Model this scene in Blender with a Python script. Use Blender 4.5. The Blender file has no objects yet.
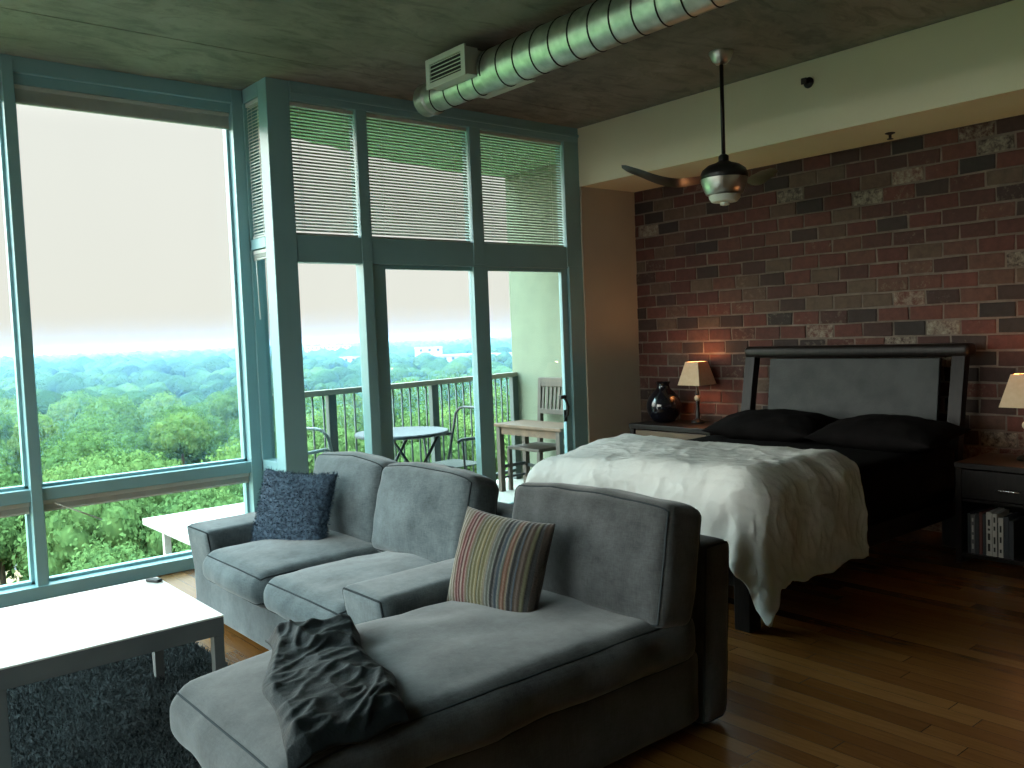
import bpy, bmesh, math, random
import numpy as np
from mathutils import Vector, Matrix, noise, Euler
random.seed(7); RNG = np.random.default_rng(11)
S = bpy.context.scene; COL = S.collection
PI = math.pi

# ------------------------------------------------------------------ materials
def rgb(c): return (c[0], c[1], c[2], 1)
def new_mat(name):
    m = bpy.data.materials.new(name); m.use_nodes = True
    nt = m.node_tree; b = nt.nodes['Principled BSDF']
    return m, nt, b
def N(nt, t, **kw):
    n = nt.nodes.new(t)
    for k, v in kw.items(): setattr(n, k, v)
    return n
def lk(nt, a, b): nt.links.new(a, b)
def ramp(nt, fac, stops, interp='LINEAR'):
    r = N(nt, 'ShaderNodeValToRGB'); r.color_ramp.interpolation = interp
    e = r.color_ramp.elements
    while len(e) < len(stops): e.new(0.5)
    for i, (p, c) in enumerate(stops): e[i].position = p; e[i].color = rgb(c)
    lk(nt, fac, r.inputs[0]); return r
def coords(nt, scale=(1, 1, 1), out='Object'):
    t = N(nt, 'ShaderNodeTexCoord'); m = N(nt, 'ShaderNodeMapping')
    m.inputs['Scale'].default_value = scale
    lk(nt, t.outputs[out], m.inputs[0]); return m.outputs[0]
def P(name, c1, c2=None, rough=.5, metal=0, scale=8, detail=4, bump=0, bscale=None, spec=.5, stretch=(1, 1, 1), sheen=0, coat=0, lo=.35, hi=.65):
    """plain procedural: noise between two colours + noise bump"""
    m, nt, b = new_mat(name)
    b.inputs['Roughness'].default_value = rough; b.inputs['Metallic'].default_value = metal
    b.inputs['Specular IOR Level'].default_value = spec
    if sheen: b.inputs['Sheen Weight'].default_value = sheen
    if coat: b.inputs['Coat Weight'].default_value = coat
    co = coords(nt, stretch)
    n = N(nt, 'ShaderNodeTexNoise'); n.inputs['Scale'].default_value = scale; n.inputs['Detail'].default_value = detail
    lk(nt, co, n.inputs['Vector'])
    if c2 is None: c2 = tuple(x*.9 for x in c1)
    r = ramp(nt, n.outputs['Fac'], [(lo, c2), (hi, c1)])
    lk(nt, r.outputs[0], b.inputs['Base Color'])
    if bump:
        n2 = N(nt, 'ShaderNodeTexNoise'); n2.inputs['Scale'].default_value = bscale or scale*4; n2.inputs['Detail'].default_value = 5
        lk(nt, co, n2.inputs['Vector'])
        bp = N(nt, 'ShaderNodeBump'); bp.inputs['Strength'].default_value = bump; bp.inputs['Distance'].default_value = .01
        lk(nt, n2.outputs['Fac'], bp.inputs['Height']); lk(nt, bp.outputs[0], b.inputs['Normal'])
    return m
def weave_mat(name, c1, c2, scale=260, sheen=.3):
    m, nt, b = new_mat(name); b.inputs['Roughness'].default_value = .95; b.inputs['Specular IOR Level'].default_value = .1
    b.inputs['Sheen Weight'].default_value = sheen
    co = coords(nt)
    n = N(nt, 'ShaderNodeTexNoise'); n.inputs['Scale'].default_value = 5; n.inputs['Detail'].default_value = 6; n.inputs['Roughness'].default_value = .7
    lk(nt, co, n.inputs['Vector'])
    t1 = N(nt, 'ShaderNodeTexNoise'); t1.inputs['Scale'].default_value = 40; t1.inputs['Detail'].default_value = 3
    mp = coords(nt, (6, 6, .6)); lk(nt, mp, t1.inputs['Vector'])
    t2 = N(nt, 'ShaderNodeTexNoise'); t2.inputs['Scale'].default_value = 40; t2.inputs['Detail'].default_value = 3
    mp2 = coords(nt, (.8, .8, 7)); lk(nt, mp2, t2.inputs['Vector'])
    a = N(nt, 'ShaderNodeMath', operation='ADD'); lk(nt, t1.outputs['Fac'], a.inputs[0]); lk(nt, t2.outputs['Fac'], a.inputs[1])
    a2 = N(nt, 'ShaderNodeMath', operation='MULTIPLY_ADD'); lk(nt, a.outputs[0], a2.inputs[0]); a2.inputs[1].default_value = .3; lk(nt, n.outputs['Fac'], a2.inputs[2])
    r = ramp(nt, a2.outputs[0], [(.6, c2), (1.0, c1)])
    lk(nt, r.outputs[0], b.inputs['Base Color'])
    bp = N(nt, 'ShaderNodeBump'); bp.inputs['Strength'].default_value = .35; bp.inputs['Distance'].default_value = .004
    lk(nt, a2.outputs[0], bp.inputs['Height']); lk(nt, bp.outputs[0], b.inputs['Normal'])
    return m

M = {}
M['frame'] = P('teal grey window paint', (.245, .435, .47), (.225, .405, .44), rough=.35, scale=3)
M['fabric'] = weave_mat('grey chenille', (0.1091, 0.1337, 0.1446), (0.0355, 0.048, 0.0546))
M['fabric_shaded'] = weave_mat('shaded grey chenille', (0.067, 0.0719, 0.0744), (0.0248, 0.0273, 0.0288))  # same sofa chenille, its colour darkened for the dimmer light on the chaise
M['piping'] = P('piping', (.030, .037, .041), rough=.95, spec=.1)
M['duvet'] = P('white cotton', (0.576, 0.576, 0.5472), (0.5184, 0.5256, 0.504), rough=.9, scale=3, bump=.35, bscale=30, spec=.15)
M['black_cloth'] = P('black cotton', (.0065, .0055, .0055), (.004, .0035, .0035), rough=.95, scale=10, bump=.3, bscale=25, spec=.05)
M['black_wood'] = P('espresso wood', (.012, .009, .008), (.006, .005, .0045), rough=.42, spec=.2, scale=12, stretch=(1, 8, 1))
M['leather'] = P('grey leather', (0.0252, 0.0288, 0.0288), (0.0132, 0.0156, 0.0156), rough=.52, scale=6, bump=.2, bscale=60, spec=.25)
M['drawer'] = P('brown drawer front', (.11, .07, .04), (.07, .045, .028), rough=.35, scale=6, stretch=(1, 1, 8))
M['steel'] = P('brushed steel', (.55, .55, .50), (.42, .42, .38), rough=.32, metal=1, scale=8)
M['dark_metal'] = P('dark bronze metal', (.03, .03, .03), rough=.4, metal=.6)
M['duct'] = P('galvanised steel', (0.527, 0.561, 0.493), (0.357, 0.391, 0.34), rough=.38, metal=.85, scale=14, bump=.15, bscale=6)
M['register'] = P('register paint', (.60, .65, .58), rough=.5)
M['black'] = P('black gap', (.006, .006, .007), rough=.6)
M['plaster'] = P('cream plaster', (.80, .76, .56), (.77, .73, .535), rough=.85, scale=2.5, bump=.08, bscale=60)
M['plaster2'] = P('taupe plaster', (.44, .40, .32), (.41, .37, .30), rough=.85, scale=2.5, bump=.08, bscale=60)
M['white_lam'] = P('white laminate', (.82, .82, .78), (.79, .79, .75), rough=.22, scale=2, coat=.3)
M['grey_edge'] = P('grey table edge', (.13, .14, .14), (.11, .12, .12), rough=.45)
M['rug'] = P('charcoal rug yarn', (0.0413, 0.048, 0.0495), (0.0165, 0.0203, 0.0218), rough=1, scale=120, spec=.1)
M['fur'] = P('blue shag yarn', (0.075, 0.1162, 0.165), (0.0225, 0.0375, 0.06), rough=.9, scale=60, spec=.2)
M['throw'] = P('black satin', (0.0077, 0.0101, 0.011), (0.0043, 0.0058, 0.0067), rough=.6, scale=20, bump=.3, bscale=60, spec=.22)
M['vase'] = P('black glaze', (.006, .006, .010), rough=.08, spec=.7)
M['slat'] = P('white slats', (0.576, 0.6, 0.56), rough=.5)
M['cord'] = P('white cord', (.75, .78, .74), rough=.6)
M['rail_m'] = P('bronze railing', (.26, .235, .19), (.22, .20, .16), rough=.5)
M['picket'] = P('grey green picket', (.05, .07, .07), rough=.5)
M['stucco'] = P('pale green stucco', (0.152, 0.18, 0.124), (0.136, 0.16, 0.112), rough=.9, scale=5, bump=.3, bscale=80)
M['slab'] = P('balcony concrete', (0.364, 0.35, 0.308), (0.315, 0.301, 0.266), rough=.9, scale=6)
M['slab_under'] = P('balcony soffit paint', (.34, .42, .33), (.30, .38, .29), rough=.9, scale=4)
M['teak'] = P('weathered teak', (0.135, 0.0765, 0.045), (0.09, 0.0518, 0.0315), rough=.6, scale=10, stretch=(8, 1, 1))
M['greywood'] = P('weathered grey wood', (0.09, 0.0698, 0.054), (0.0585, 0.0473, 0.0383), rough=.7, scale=10, stretch=(1, 1, .2))
M['chair_m'] = P('dark tube', (.025, .03, .035), rough=.4)
M['pale_m'] = P('pale tube', (.22, .27, .28), rough=.4)
M['bistro'] = P('grey blue table top', (0.0595, 0.077, 0.0875), (0.0455, 0.0595, 0.07), rough=.55, scale=20)
M['sling'] = P('sling mesh', (.07, .08, .07), rough=.8)
M['shell'] = P('backroom paint', (.50, .45, .36), (.48, .43, .345), rough=.9)

def glass_mat():
    m, nt, b = new_mat('window glass'); nt.nodes.remove(b)
    o = nt.nodes['Material Output']
    tr = N(nt, 'ShaderNodeBsdfTransparent'); tr.inputs[0].default_value = (.97, .99, .98, 1)
    gl = N(nt, 'ShaderNodeBsdfGlossy'); gl.inputs['Roughness'].default_value = .02
    fr = N(nt, 'ShaderNodeFresnel'); fr.inputs[0].default_value = 1.35
    nz = N(nt, 'ShaderNodeTexNoise'); nz.inputs['Scale'].default_value = 2
    mu = N(nt, 'ShaderNodeMath', operation='MULTIPLY'); lk(nt, fr.outputs[0], mu.inputs[0]); lk(nt, nz.outputs['Fac'], mu.inputs[1])
    mx = N(nt, 'ShaderNodeMixShader'); lk(nt, mu.outputs[0], mx.inputs[0]); lk(nt, tr.outputs[0], mx.inputs[1]); lk(nt, gl.outputs[0], mx.inputs[2])
    lk(nt, mx.outputs[0], o.inputs[0]); return m
M['glass'] = glass_mat()

def floor_mat():
    m, nt, b = new_mat('oak strip floor')
    co = coords(nt, (1, 1, 1))
    sp = N(nt, 'ShaderNodeSeparateXYZ'); lk(nt, co, sp.inputs[0])
    def math_(op, a, bv=None, c=None):
        n = N(nt, 'ShaderNodeMath', operation=op)
        for i, v in enumerate((a, bv, c)):
            if v is None: continue
            if isinstance(v, (int, float)): n.inputs[i].default_value = v
            else: lk(nt, v, n.inputs[i])
        return n.outputs[0]
    xs = math_('DIVIDE', sp.outputs[0], .083); row = math_('FLOOR', xs)
    wn = N(nt, 'ShaderNodeTexWhiteNoise', noise_dimensions='1D'); lk(nt, row, wn.inputs['W'])
    ys = math_('MULTIPLY_ADD', wn.outputs['Value'], 7.0, math_('DIVIDE', sp.outputs[1], 1.05)); col = math_('FLOOR', ys)
    cv = N(nt, 'ShaderNodeCombineXYZ'); lk(nt, row, cv.inputs[0]); lk(nt, col, cv.inputs[1])
    w2 = N(nt, 'ShaderNodeTexWhiteNoise', noise_dimensions='2D'); lk(nt, cv.outputs[0], w2.inputs['Vector'])
    tone = ramp(nt, w2.outputs['Value'], [(0, (0.144, 0.0562, 0.0144)), (.35, (0.1908, 0.0778, 0.0202)), (.7, (0.2304, 0.1008, 0.0274)), (1, (0.2736, 0.1296, 0.0396))])
    gn = N(nt, 'ShaderNodeTexNoise'); gn.inputs['Scale'].default_value = 6; gn.inputs['Detail'].default_value = 6
    mp = coords(nt, (14, 1.0, 1)); lk(nt, mp, gn.inputs['Vector'])
    mx = N(nt, 'ShaderNodeMix', data_type='RGBA', blend_type='MULTIPLY'); mx.inputs[0].default_value = .5
    lk(nt, tone.outputs[0], mx.inputs[6])
    gr = ramp(nt, gn.outputs['Fac'], [(.3, (.55, .5, .45)), (.7, (1, 1, 1))]); lk(nt, gr.outputs[0], mx.inputs[7])
    fx = math_('FRACT', xs); fy = math_('FRACT', ys)
    gx = math_('LESS_THAN', fx, .025); gy = math_('LESS_THAN', fy, .003); gap = math_('MAXIMUM', gx, gy)
    m2 = N(nt, 'ShaderNodeMix', data_type='RGBA'); lk(nt, gap, m2.inputs[0]); lk(nt, mx.outputs[2], m2.inputs[6]); m2.inputs[7].default_value = (.05, .02, .008, 1)
    lk(nt, m2.outputs[2], b.inputs['Base Color'])
    b.inputs['Roughness'].default_value = .27
    bp = N(nt, 'ShaderNodeBump'); bp.inputs['Strength'].default_value = .08; bp.inputs['Distance'].default_value = .004
    lk(nt, gn.outputs['Fac'], bp.inputs['Height']); lk(nt, bp.outputs[0], b.inputs['Normal'])
    return m
M['floor'] = floor_mat()

def concrete_mat():
    m, nt, b = new_mat('raw concrete'); b.inputs['Roughness'].default_value = .75
    co = coords(nt)
    n1 = N(nt, 'ShaderNodeTexNoise'); n1.inputs['Scale'].default_value = 1.1; n1.inputs['Detail'].default_value = 8; n1.inputs['Roughness'].default_value = .65; n1.inputs['Distortion'].default_value = .6
    lk(nt, co, n1.inputs['Vector'])
    r = ramp(nt, n1.outputs['Fac'], [(.30, (0.1296, 0.126, 0.1044)), (.5, (0.2088, 0.2052, 0.1692)), (.62, (0.2592, 0.252, 0.2088)), (.75, (0.324, 0.3168, 0.2664))])
    n3 = N(nt, 'ShaderNodeTexNoise'); n3.inputs['Scale'].default_value = 5; n3.inputs['Detail'].default_value = 7; n3.inputs['Roughness'].default_value = .7; n3.inputs['Distortion'].default_value = 1.2; lk(nt, coords(nt, (.6, 1.3, 1)), n3.inputs['Vector'])
    r3 = ramp(nt, n3.outputs['Fac'], [(.35, (.66, .60, .63)), (.52, (1.06, .97, 1.02)), (.66, (1.06, .97, 1.02)), (.72, (1.42, 1.30, 1.30))])
    mx = N(nt, 'ShaderNodeMix', data_type='RGBA', blend_type='MULTIPLY'); mx.inputs[0].default_value = 1; lk(nt, r.outputs[0], mx.inputs[6]); lk(nt, r3.outputs[0], mx.inputs[7]); r = mx
    lk(nt, r.outputs[2], b.inputs['Base Color'])
    n2 = N(nt, 'ShaderNodeTexNoise'); n2.inputs['Scale'].default_value = 14; n2.inputs['Detail'].default_value = 6; lk(nt, co, n2.inputs['Vector'])
    bp = N(nt, 'ShaderNodeBump'); bp.inputs['Strength'].default_value = .25; bp.inputs['Distance'].default_value = .02
    lk(nt, n2.outputs['Fac'], bp.inputs['Height']); lk(nt, bp.outputs[0], b.inputs['Normal'])
    return m
M['concrete'] = concrete_mat()

def brick_mat():
    m, nt, b = new_mat('old brick'); b.inputs['Roughness'].default_value = .85
    at = N(nt, 'ShaderNodeAttribute', attribute_name='brick')
    sp = N(nt, 'ShaderNodeSeparateColor'); lk(nt, at.outputs['Color'], sp.inputs[0])
    tone = ramp(nt, sp.outputs[0], [(0, (0.0198, 0.0145, 0.0132)), (.16, (0.0343, 0.0185, 0.0152)), (.34, (0.0581, 0.0211, 0.0158)), (.55, (0.0825, 0.0244, 0.0178)), (.74, (0.099, 0.0317, 0.0218)), (.9, (0.0825, 0.0449, 0.031)), (1, (0.0924, 0.0627, 0.0429))])
    co = coords(nt)
    n1 = N(nt, 'ShaderNodeTexNoise'); n1.inputs['Scale'].default_value = 18; n1.inputs['Detail'].default_value = 8; n1.inputs['Roughness'].default_value = .7; lk(nt, co, n1.inputs['Vector'])
    d = ramp(nt, n1.outputs['Fac'], [(.3, (.5, .48, .46)), (.6, (1, 1, 1))])
    mx = N(nt, 'ShaderNodeMix', data_type='RGBA', blend_type='MULTIPLY'); mx.inputs[0].default_value = .7
    lk(nt, tone.outputs[0], mx.inputs[6]); lk(nt, d.outputs[0], mx.inputs[7])
    n2 = N(nt, 'ShaderNodeTexNoise'); n2.inputs['Scale'].default_value = 26; n2.inputs['Detail'].default_value = 8; n2.inputs['Roughness'].default_value = .75; lk(nt, co, n2.inputs['Vector'])
    ad = N(nt, 'ShaderNodeMath', operation='MULTIPLY'); lk(nt, n2.outputs['Fac'], ad.inputs[0]); lk(nt, sp.outputs[1], ad.inputs[1])
    wm = ramp(nt, ad.outputs[0], [(.36, (0, 0, 0)), (.60, (1, 1, 1))])
    m2 = N(nt, 'ShaderNodeMix', data_type='RGBA'); lk(nt, wm.outputs[0], m2.inputs[0]); lk(nt, mx.outputs[2], m2.inputs[6]); m2.inputs[7].default_value = (.25, .22, .17, 1)
    lk(nt, m2.outputs[2], b.inputs['Base Color'])
    bp = N(nt, 'ShaderNodeBump'); bp.inputs['Strength'].default_value = .6; bp.inputs['Distance'].default_value = .006
    lk(nt, n1.outputs['Fac'], bp.inputs['Height']); lk(nt, bp.outputs[0], b.inputs['Normal'])
    return m
M['brick'] = brick_mat()
M['mortar'] = P('mortar', (0.1615, 0.1283, 0.1045), (0.1045, 0.0836, 0.0684), rough=.95, scale=12, detail=8, bump=.5, bscale=40)

def stripes_mat():
    m, nt, b = new_mat('striped chenille'); b.inputs['Roughness'].default_value = .95; b.inputs['Sheen Weight'].default_value = .3
    co = coords(nt); sp = N(nt, 'ShaderNodeSeparateXYZ'); lk(nt, co, sp.inputs[0])
    mr = N(nt, 'ShaderNodeMapRange'); mr.inputs[1].default_value = -.25; mr.inputs[2].default_value = .25; lk(nt, sp.outputs[0], mr.inputs[0])
    C = dict(cr=(.42, .38, .29), tn=(.28, .22, .14), rd=(.23, .035, .03), dr=(.10, .02, .02), pk=(.33, .20, .16), ol=(.24, .22, .09), do=(.12, .12, .05), yl=(.36, .31, .13), gg=(.16, .18, .15), bk=(.015, .018, .02), bl=(.06, .10, .14), ru=(.24, .11, .06), br=(.12, .08, .055), gy=(.2, .2, .19))
    seq = [('gy', 3), ('cr', 4), ('bk', 1), ('cr', 5), ('tn', 3), ('rd', 4), ('dr', 1), ('pk', 2), ('rd', 2), ('tn', 2), ('do', 2), ('ol', 4), ('yl', 2), ('do', 1), ('ol', 4), ('cr', 1), ('gg', 4), ('bk', 3), ('bl', 2), ('gg', 2), ('ru', 3), ('tn', 1), ('bk', 3), ('bl', 1), ('br', 4), ('do', 2), ('bk', 2), ('br', 4), ('gy', 2), ('bk', 3)]
    tot = sum(w for _, w in seq); p = 0; st = []
    for k, w in seq: st.append((p/tot, tuple(q*.27 for q in C[k]))); p += w
    r = ramp(nt, mr.outputs[0], st, 'CONSTANT')
    lk(nt, r.outputs[0], b.inputs['Base Color'])
    n2 = N(nt, 'ShaderNodeTexNoise'); n2.inputs['Scale'].default_value = 120; lk(nt, co, n2.inputs['Vector'])
    ad = N(nt, 'ShaderNodeMath', operation='ADD'); lk(nt, n2.outputs['Fac'], ad.inputs[0])
    wv = N(nt, 'ShaderNodeTexWave'); wv.inputs['Scale'].default_value = 17; lk(nt, co, wv.inputs['Vector']); lk(nt, wv.outputs['Fac'], ad.inputs[1])
    bp = N(nt, 'ShaderNodeBump'); bp.inputs['Strength'].default_value = .5; bp.inputs['Distance'].default_value = .006
    lk(nt, ad.outputs[0], bp.inputs['Height']); lk(nt, bp.outputs[0], b.inputs['Normal'])
    return m
M['stripes'] = stripes_mat()

def shade_mat():
    m, nt, b = new_mat('parchment shade'); nt.nodes.remove(b); o = nt.nodes['Material Output']
    co = coords(nt); nz = N(nt, 'ShaderNodeTexNoise'); nz.inputs['Scale'].default_value = 30; lk(nt, co, nz.inputs['Vector'])
    r = ramp(nt, nz.outputs['Fac'], [(.3, (0.528, 0.4, 0.264)), (.7, (0.576, 0.448, 0.304))])
    d = N(nt, 'ShaderNodeBsdfDiffuse'); lk(nt, r.outputs[0], d.inputs[0])
    t = N(nt, 'ShaderNodeBsdfTranslucent'); t.inputs[0].default_value = (.75, .30, .12, 1)
    mx = N(nt, 'ShaderNodeMixShader'); mx.inputs[0].default_value = .06
    lk(nt, d.outputs[0], mx.inputs[1]); lk(nt, t.outputs[0], mx.inputs[2]); lk(nt, mx.outputs[0], o.inputs[0]); return m
M['shade'] = shade_mat()
def bulb_mat():
    m, nt, b = new_mat('lit bulb'); b.inputs['Emission Color'].default_value = (1, .55, .25, 1); b.inputs['Emission Strength'].default_value = 8; return m
M['bulb'] = bulb_mat()

def leaf_mat(name, cols):
    m, nt, b = new_mat(name); nt.nodes.remove(b); o = nt.nodes['Material Output']
    oi = N(nt, 'ShaderNodeObjectInfo')
    co = coords(nt); nz = N(nt, 'ShaderNodeTexNoise'); nz.inputs['Scale'].default_value = .9; nz.inputs['Detail'].default_value = 6; lk(nt, co, nz.inputs['Vector'])
    ad = N(nt, 'ShaderNodeMath', operation='MULTIPLY_ADD'); lk(nt, oi.outputs['Random'], ad.inputs[0]); ad.inputs[1].default_value = .55
    sb = N(nt, 'ShaderNodeMath', operation='SUBTRACT'); lk(nt, nz.outputs['Fac'], sb.inputs[0]); sb.inputs[1].default_value = .28
    lk(nt, sb.outputs[0], ad.inputs[2])
    r = ramp(nt, ad.outputs[0], [(i/(len(cols)-1), c) for i, c in enumerate(cols)])
    d = N(nt, 'ShaderNodeBsdfDiffuse'); lk(nt, r.outputs[0], d.inputs[0])
    t = N(nt, 'ShaderNodeBsdfTranslucent'); lk(nt, r.outputs[0], t.inputs[0])
    mx = N(nt, 'ShaderNodeMixShader'); mx.inputs[0].default_value = .35
    lk(nt, d.outputs[0], mx.inputs[1]); lk(nt, t.outputs[0], mx.inputs[2]); lk(nt, mx.outputs[0], o.inputs[0]); return m
M['leaf'] = leaf_mat('leaves', [(0.0323, 0.0612, 0.0272), (0.0578, 0.1105, 0.0408), (0.0978, 0.1658, 0.0561), (0.1615, 0.221, 0.0723)])
M['leaf_far'] = leaf_mat('far leaves', [(.045, .14, .035), (.07, .21, .045), (.10, .26, .05), (.14, .29, .06)])
M['bark'] = P('bark', (.09, .065, .045), rough=.9)
M['grass'] = P('valley ground', (.10, .17, .05), (.06, .11, .035), rough=1, scale=.05)
M['roof_white'] = P('white roof', (0.322, 0.308, 0.28), (0.28, 0.2695, 0.245), rough=.8, scale=2)
M['white_paint'] = P('white paint', (0.336, 0.336, 0.312), rough=.7)
M['brown_door'] = P('tan door', (.40, .25, .16), rough=.6)
M['tan_wall'] = P('tan masonry', (.42, .30, .22), (.36, .26, .19), rough=.9, scale=.6)
M['grey_wall'] = P('grey siding', (.36, .37, .38), (.28, .29, .30), rough=.9, scale=.6)
M['roof_grey'] = P('grey shingles', (.20, .20, .20), (.15, .15, .15), rough=.9, scale=1.2)
M['pane_dark'] = P('dark panes', (.03, .05, .06), rough=.2)
M['dirt'] = P('bare ground', (.30, .22, .12), (.24, .175, .10), rough=1, scale=.2)
M['asphalt'] = P('pale road', (.40, .40, .38), rough=.9)
M['book_white'] = P('white spine', (0.48, 0.464, 0.416), rough=.6)
M['book_red'] = P('red spine', (.12, .03, .025), rough=.6)
M['book_dark'] = P('dark spine', (.02, .025, .03), rough=.6)
M['book_grey'] = P('grey spine', (.13, .13, .13), rough=.6)
M['ink'] = P('ink', (.01, .01, .01), rough=.6)
M['chrome'] = P('chrome', (.6, .6, .6), rough=.2, metal=1)
M['pearl'] = P('pearl ball', (.50, .42, .30), rough=.3)

# ------------------------------------------------------------------ mesh helpers
def tag(o, label=None, cat=None, group=None, kind=None):
    if label: o['label'] = label
    if cat: o['category'] = cat
    if group: o['group'] = group
    if kind: o['kind'] = kind
    return o
def empty(name, loc=(0, 0, 0), rz=0):
    o = bpy.data.objects.new(name, None); o.location = loc; o.rotation_euler = (0, 0, rz); o.empty_display_size = .1
    COL.objects.link(o); return o
def obj(name, bm, mats, parent=None, smooth=False, angle=None):
    me = bpy.data.meshes.new(name)
    bmesh.ops.recalc_face_normals(bm, faces=bm.faces)
    bm.to_mesh(me); bm.free()
    for m in (mats if isinstance(mats, (list, tuple)) else [mats]): me.materials.append(m)
    if smooth:
        for p in me.polygons: p.use_smooth = True
        if angle is not None:
            try: me.set_sharp_from_angle(angle=angle)
            except Exception: pass
    o = bpy.data.objects.new(name, me); COL.objects.link(o)
    if parent: o.parent = parent
    return o
def pyobj(name, v, f, mats, parent=None, smooth=False):
    me = bpy.data.meshes.new(name); me.from_pydata(v, [], f); me.update()
    for m in (mats if isinstance(mats, (list, tuple)) else [mats]): me.materials.append(m)
    if smooth: me.polygons.foreach_set('use_smooth', [True]*len(me.polygons))
    o = bpy.data.objects.new(name, me); COL.objects.link(o)
    if parent: o.parent = parent
    return o
def B(): return bmesh.new()
def box(bm, x0, x1, y0, y1, z0, z1, bev=0, mi=0, mt=None, seg=2):
    c = Matrix.Translation(((x0+x1)/2, (y0+y1)/2, (z0+z1)/2)) @ Matrix.Diagonal((x1-x0, y1-y0, z1-z0, 1))
    r = bmesh.ops.create_cube(bm, size=1, matrix=c)
    vs = r['verts']
    if bev > 0:
        es = list({e for v in vs for e in v.link_edges})
        r2 = bmesh.ops.bevel(bm, geom=es, offset=bev, segments=seg, affect='EDGES', profile=.5)
        vs = list({v for f in r2['faces'] for v in f.verts} | {v for v in vs if v.is_valid})
    fs = {f for v in vs for f in v.link_faces}
    for f in fs: f.material_index = mi
    if mt is not None: bmesh.ops.transform(bm, matrix=mt, verts=vs)
    return vs
def tube(bm, pts, r, n=8, cap=True, mi=0):
    pts = [Vector(p) for p in pts]; k = len(pts)
    rs = r if isinstance(r, (list, tuple)) else [r]*k
    rings = []; prev = None
    for i, p in enumerate(pts):
        t = (pts[min(i+1, k-1)] - pts[max(i-1, 0)]).normalized()
        if prev is None:
            a = Vector((0, 0, 1)) if abs(t.z) < .9 else Vector((1, 0, 0))
            u = t.cross(a).normalized()
        else:
            u = (prev - t*prev.dot(t)).normalized()
        prev = u; w = t.cross(u)
        rings.append([bm.verts.new(p + (u*math.cos(2*PI*j/n) + w*math.sin(2*PI*j/n))*rs[i]) for j in range(n)])
    for a, b in zip(rings, rings[1:]):
        for j in range(n):
            f = bm.faces.new((a[j], a[(j+1) % n], b[(j+1) % n], b[j])); f.material_index = mi
    if cap:
        for rg in (rings[0][::-1], rings[-1]):
            f = bm.faces.new(rg); f.material_index = mi
def lathe(bm, prof, c=(0, 0, 0), n=32, mi=0, cap=True):
    rings = []
    for r, z in prof:
        rings.append([bm.verts.new((c[0]+r*math.cos(2*PI*j/n), c[1]+r*math.sin(2*PI*j/n), c[2]+z)) for j in range(n)])
    for a, b in zip(rings, rings[1:]):
        for j in range(n):
            f = bm.faces.new((a[j], a[(j+1) % n], b[(j+1) % n], b[j])); f.material_index = mi
    if cap:
        for rg in (rings[0][::-1], rings[-1]):
            f = bm.faces.new(rg); f.material_index = mi
def prism(bm, poly, z0, z1, mi=0):
    a = [bm.verts.new((x, y, z0)) for x, y in poly]; b = [bm.verts.new((x, y, z1)) for x, y in poly]
    n = len(poly); fs = [bm.faces.new(a[::-1]), bm.faces.new(b)]
    for i in range(n): fs.append(bm.faces.new((a[i], a[(i+1) % n], b[(i+1) % n], b[i])))
    for f in fs: f.material_index = mi
def nz3(p, s, seed=0): return noise.noise(Vector(p)*s + Vector((seed*7.3, seed*3.1, seed*5.7)))
def copy_tree(o, parent=None, **kw):
    c = o.copy(); COL.objects.link(c)
    if parent: c.parent = parent
    for ch in list(o.children): copy_tree(ch, c)
    return c

# soft upholstery block: a rounded box that crowns outward, with piping on its edges
def soft(sx, sy, sz, r, crown=(0, 0, 0), wr=0, seed=0, shape=None):
    def mp(p):
        x, y, z = p
        h = Vector((sx/2, sy/2, sz/2)); q = Vector((x*h.x, y*h.y, z*h.z))
        c = Vector([max(-h[i]+r, min(h[i]-r, q[i])) for i in range(3)])
        d = q - c
        if d.length > 1e-9:
            # cube-face points use max-norm distance so flat sides stay flat
            m = max(abs(d.x), abs(d.y), abs(d.z)); q = c + d.normalized()*m
        q.x += crown[0]*x*(1-y*y)*(1-z*z); q.y += crown[1]*y*(1-x*x)*(1-z*z); q.z += crown[2]*z*(1-x*x)*(1-y*y)
        if wr:
            n = nz3(q, 5, seed)*1.0 + nz3(q, 11, seed+1)*.45
            nn = Vector((x**3, y**3, z**3)).normalized()
            q += nn*n*wr
        if shape: q = shape(q, x, y, z)
        return q
    return mp
def soft_mesh(name, mp, mat, parent, mt, cuts=22, piping=None, pipe_mat=None, edges='z', pr=.006):
    bm = B(); bmesh.ops.create_cube(bm, size=2)
    bmesh.ops.subdivide_edges(bm, edges=bm.edges[:], cuts=cuts, use_grid_fill=True)
    for v in bm.verts:
        c = [0.45*a + 0.55*math.sin(a*PI/2) for a in v.co]
        v.co = mt @ mp(c)
    o = obj(name, bm, mat, parent, True)
    if piping:
        for s in ((-1, 1) if piping == 2 else (1,)):
            bm = B(); pts = []
            k = 18
            sq = [(-1, -1), (1, -1), (1, 1), (-1, 1), (-1, -1)]
            for (a0, b0), (a1, b1) in zip(sq, sq[1:]):
                for i in range(k):
                    t = i/k; t = .5-.5*math.cos(PI*t) if False else t
                    a = a0+(a1-a0)*t; b = b0+(b1-b0)*t
                    c = (a, b, s) if edges == 'z' else ((s, a, b) if edges == 'x' else (a, s, b))
                    c = [0.45*q + 0.55*math.sin(q*PI/2) for q in c]
                    pts.append(mt @ mp(c))
            pts.append(pts[0]); tube(bm, pts, pr, 6, False)
            obj('piping', bm, pipe_mat, o, True)
    return o

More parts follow.
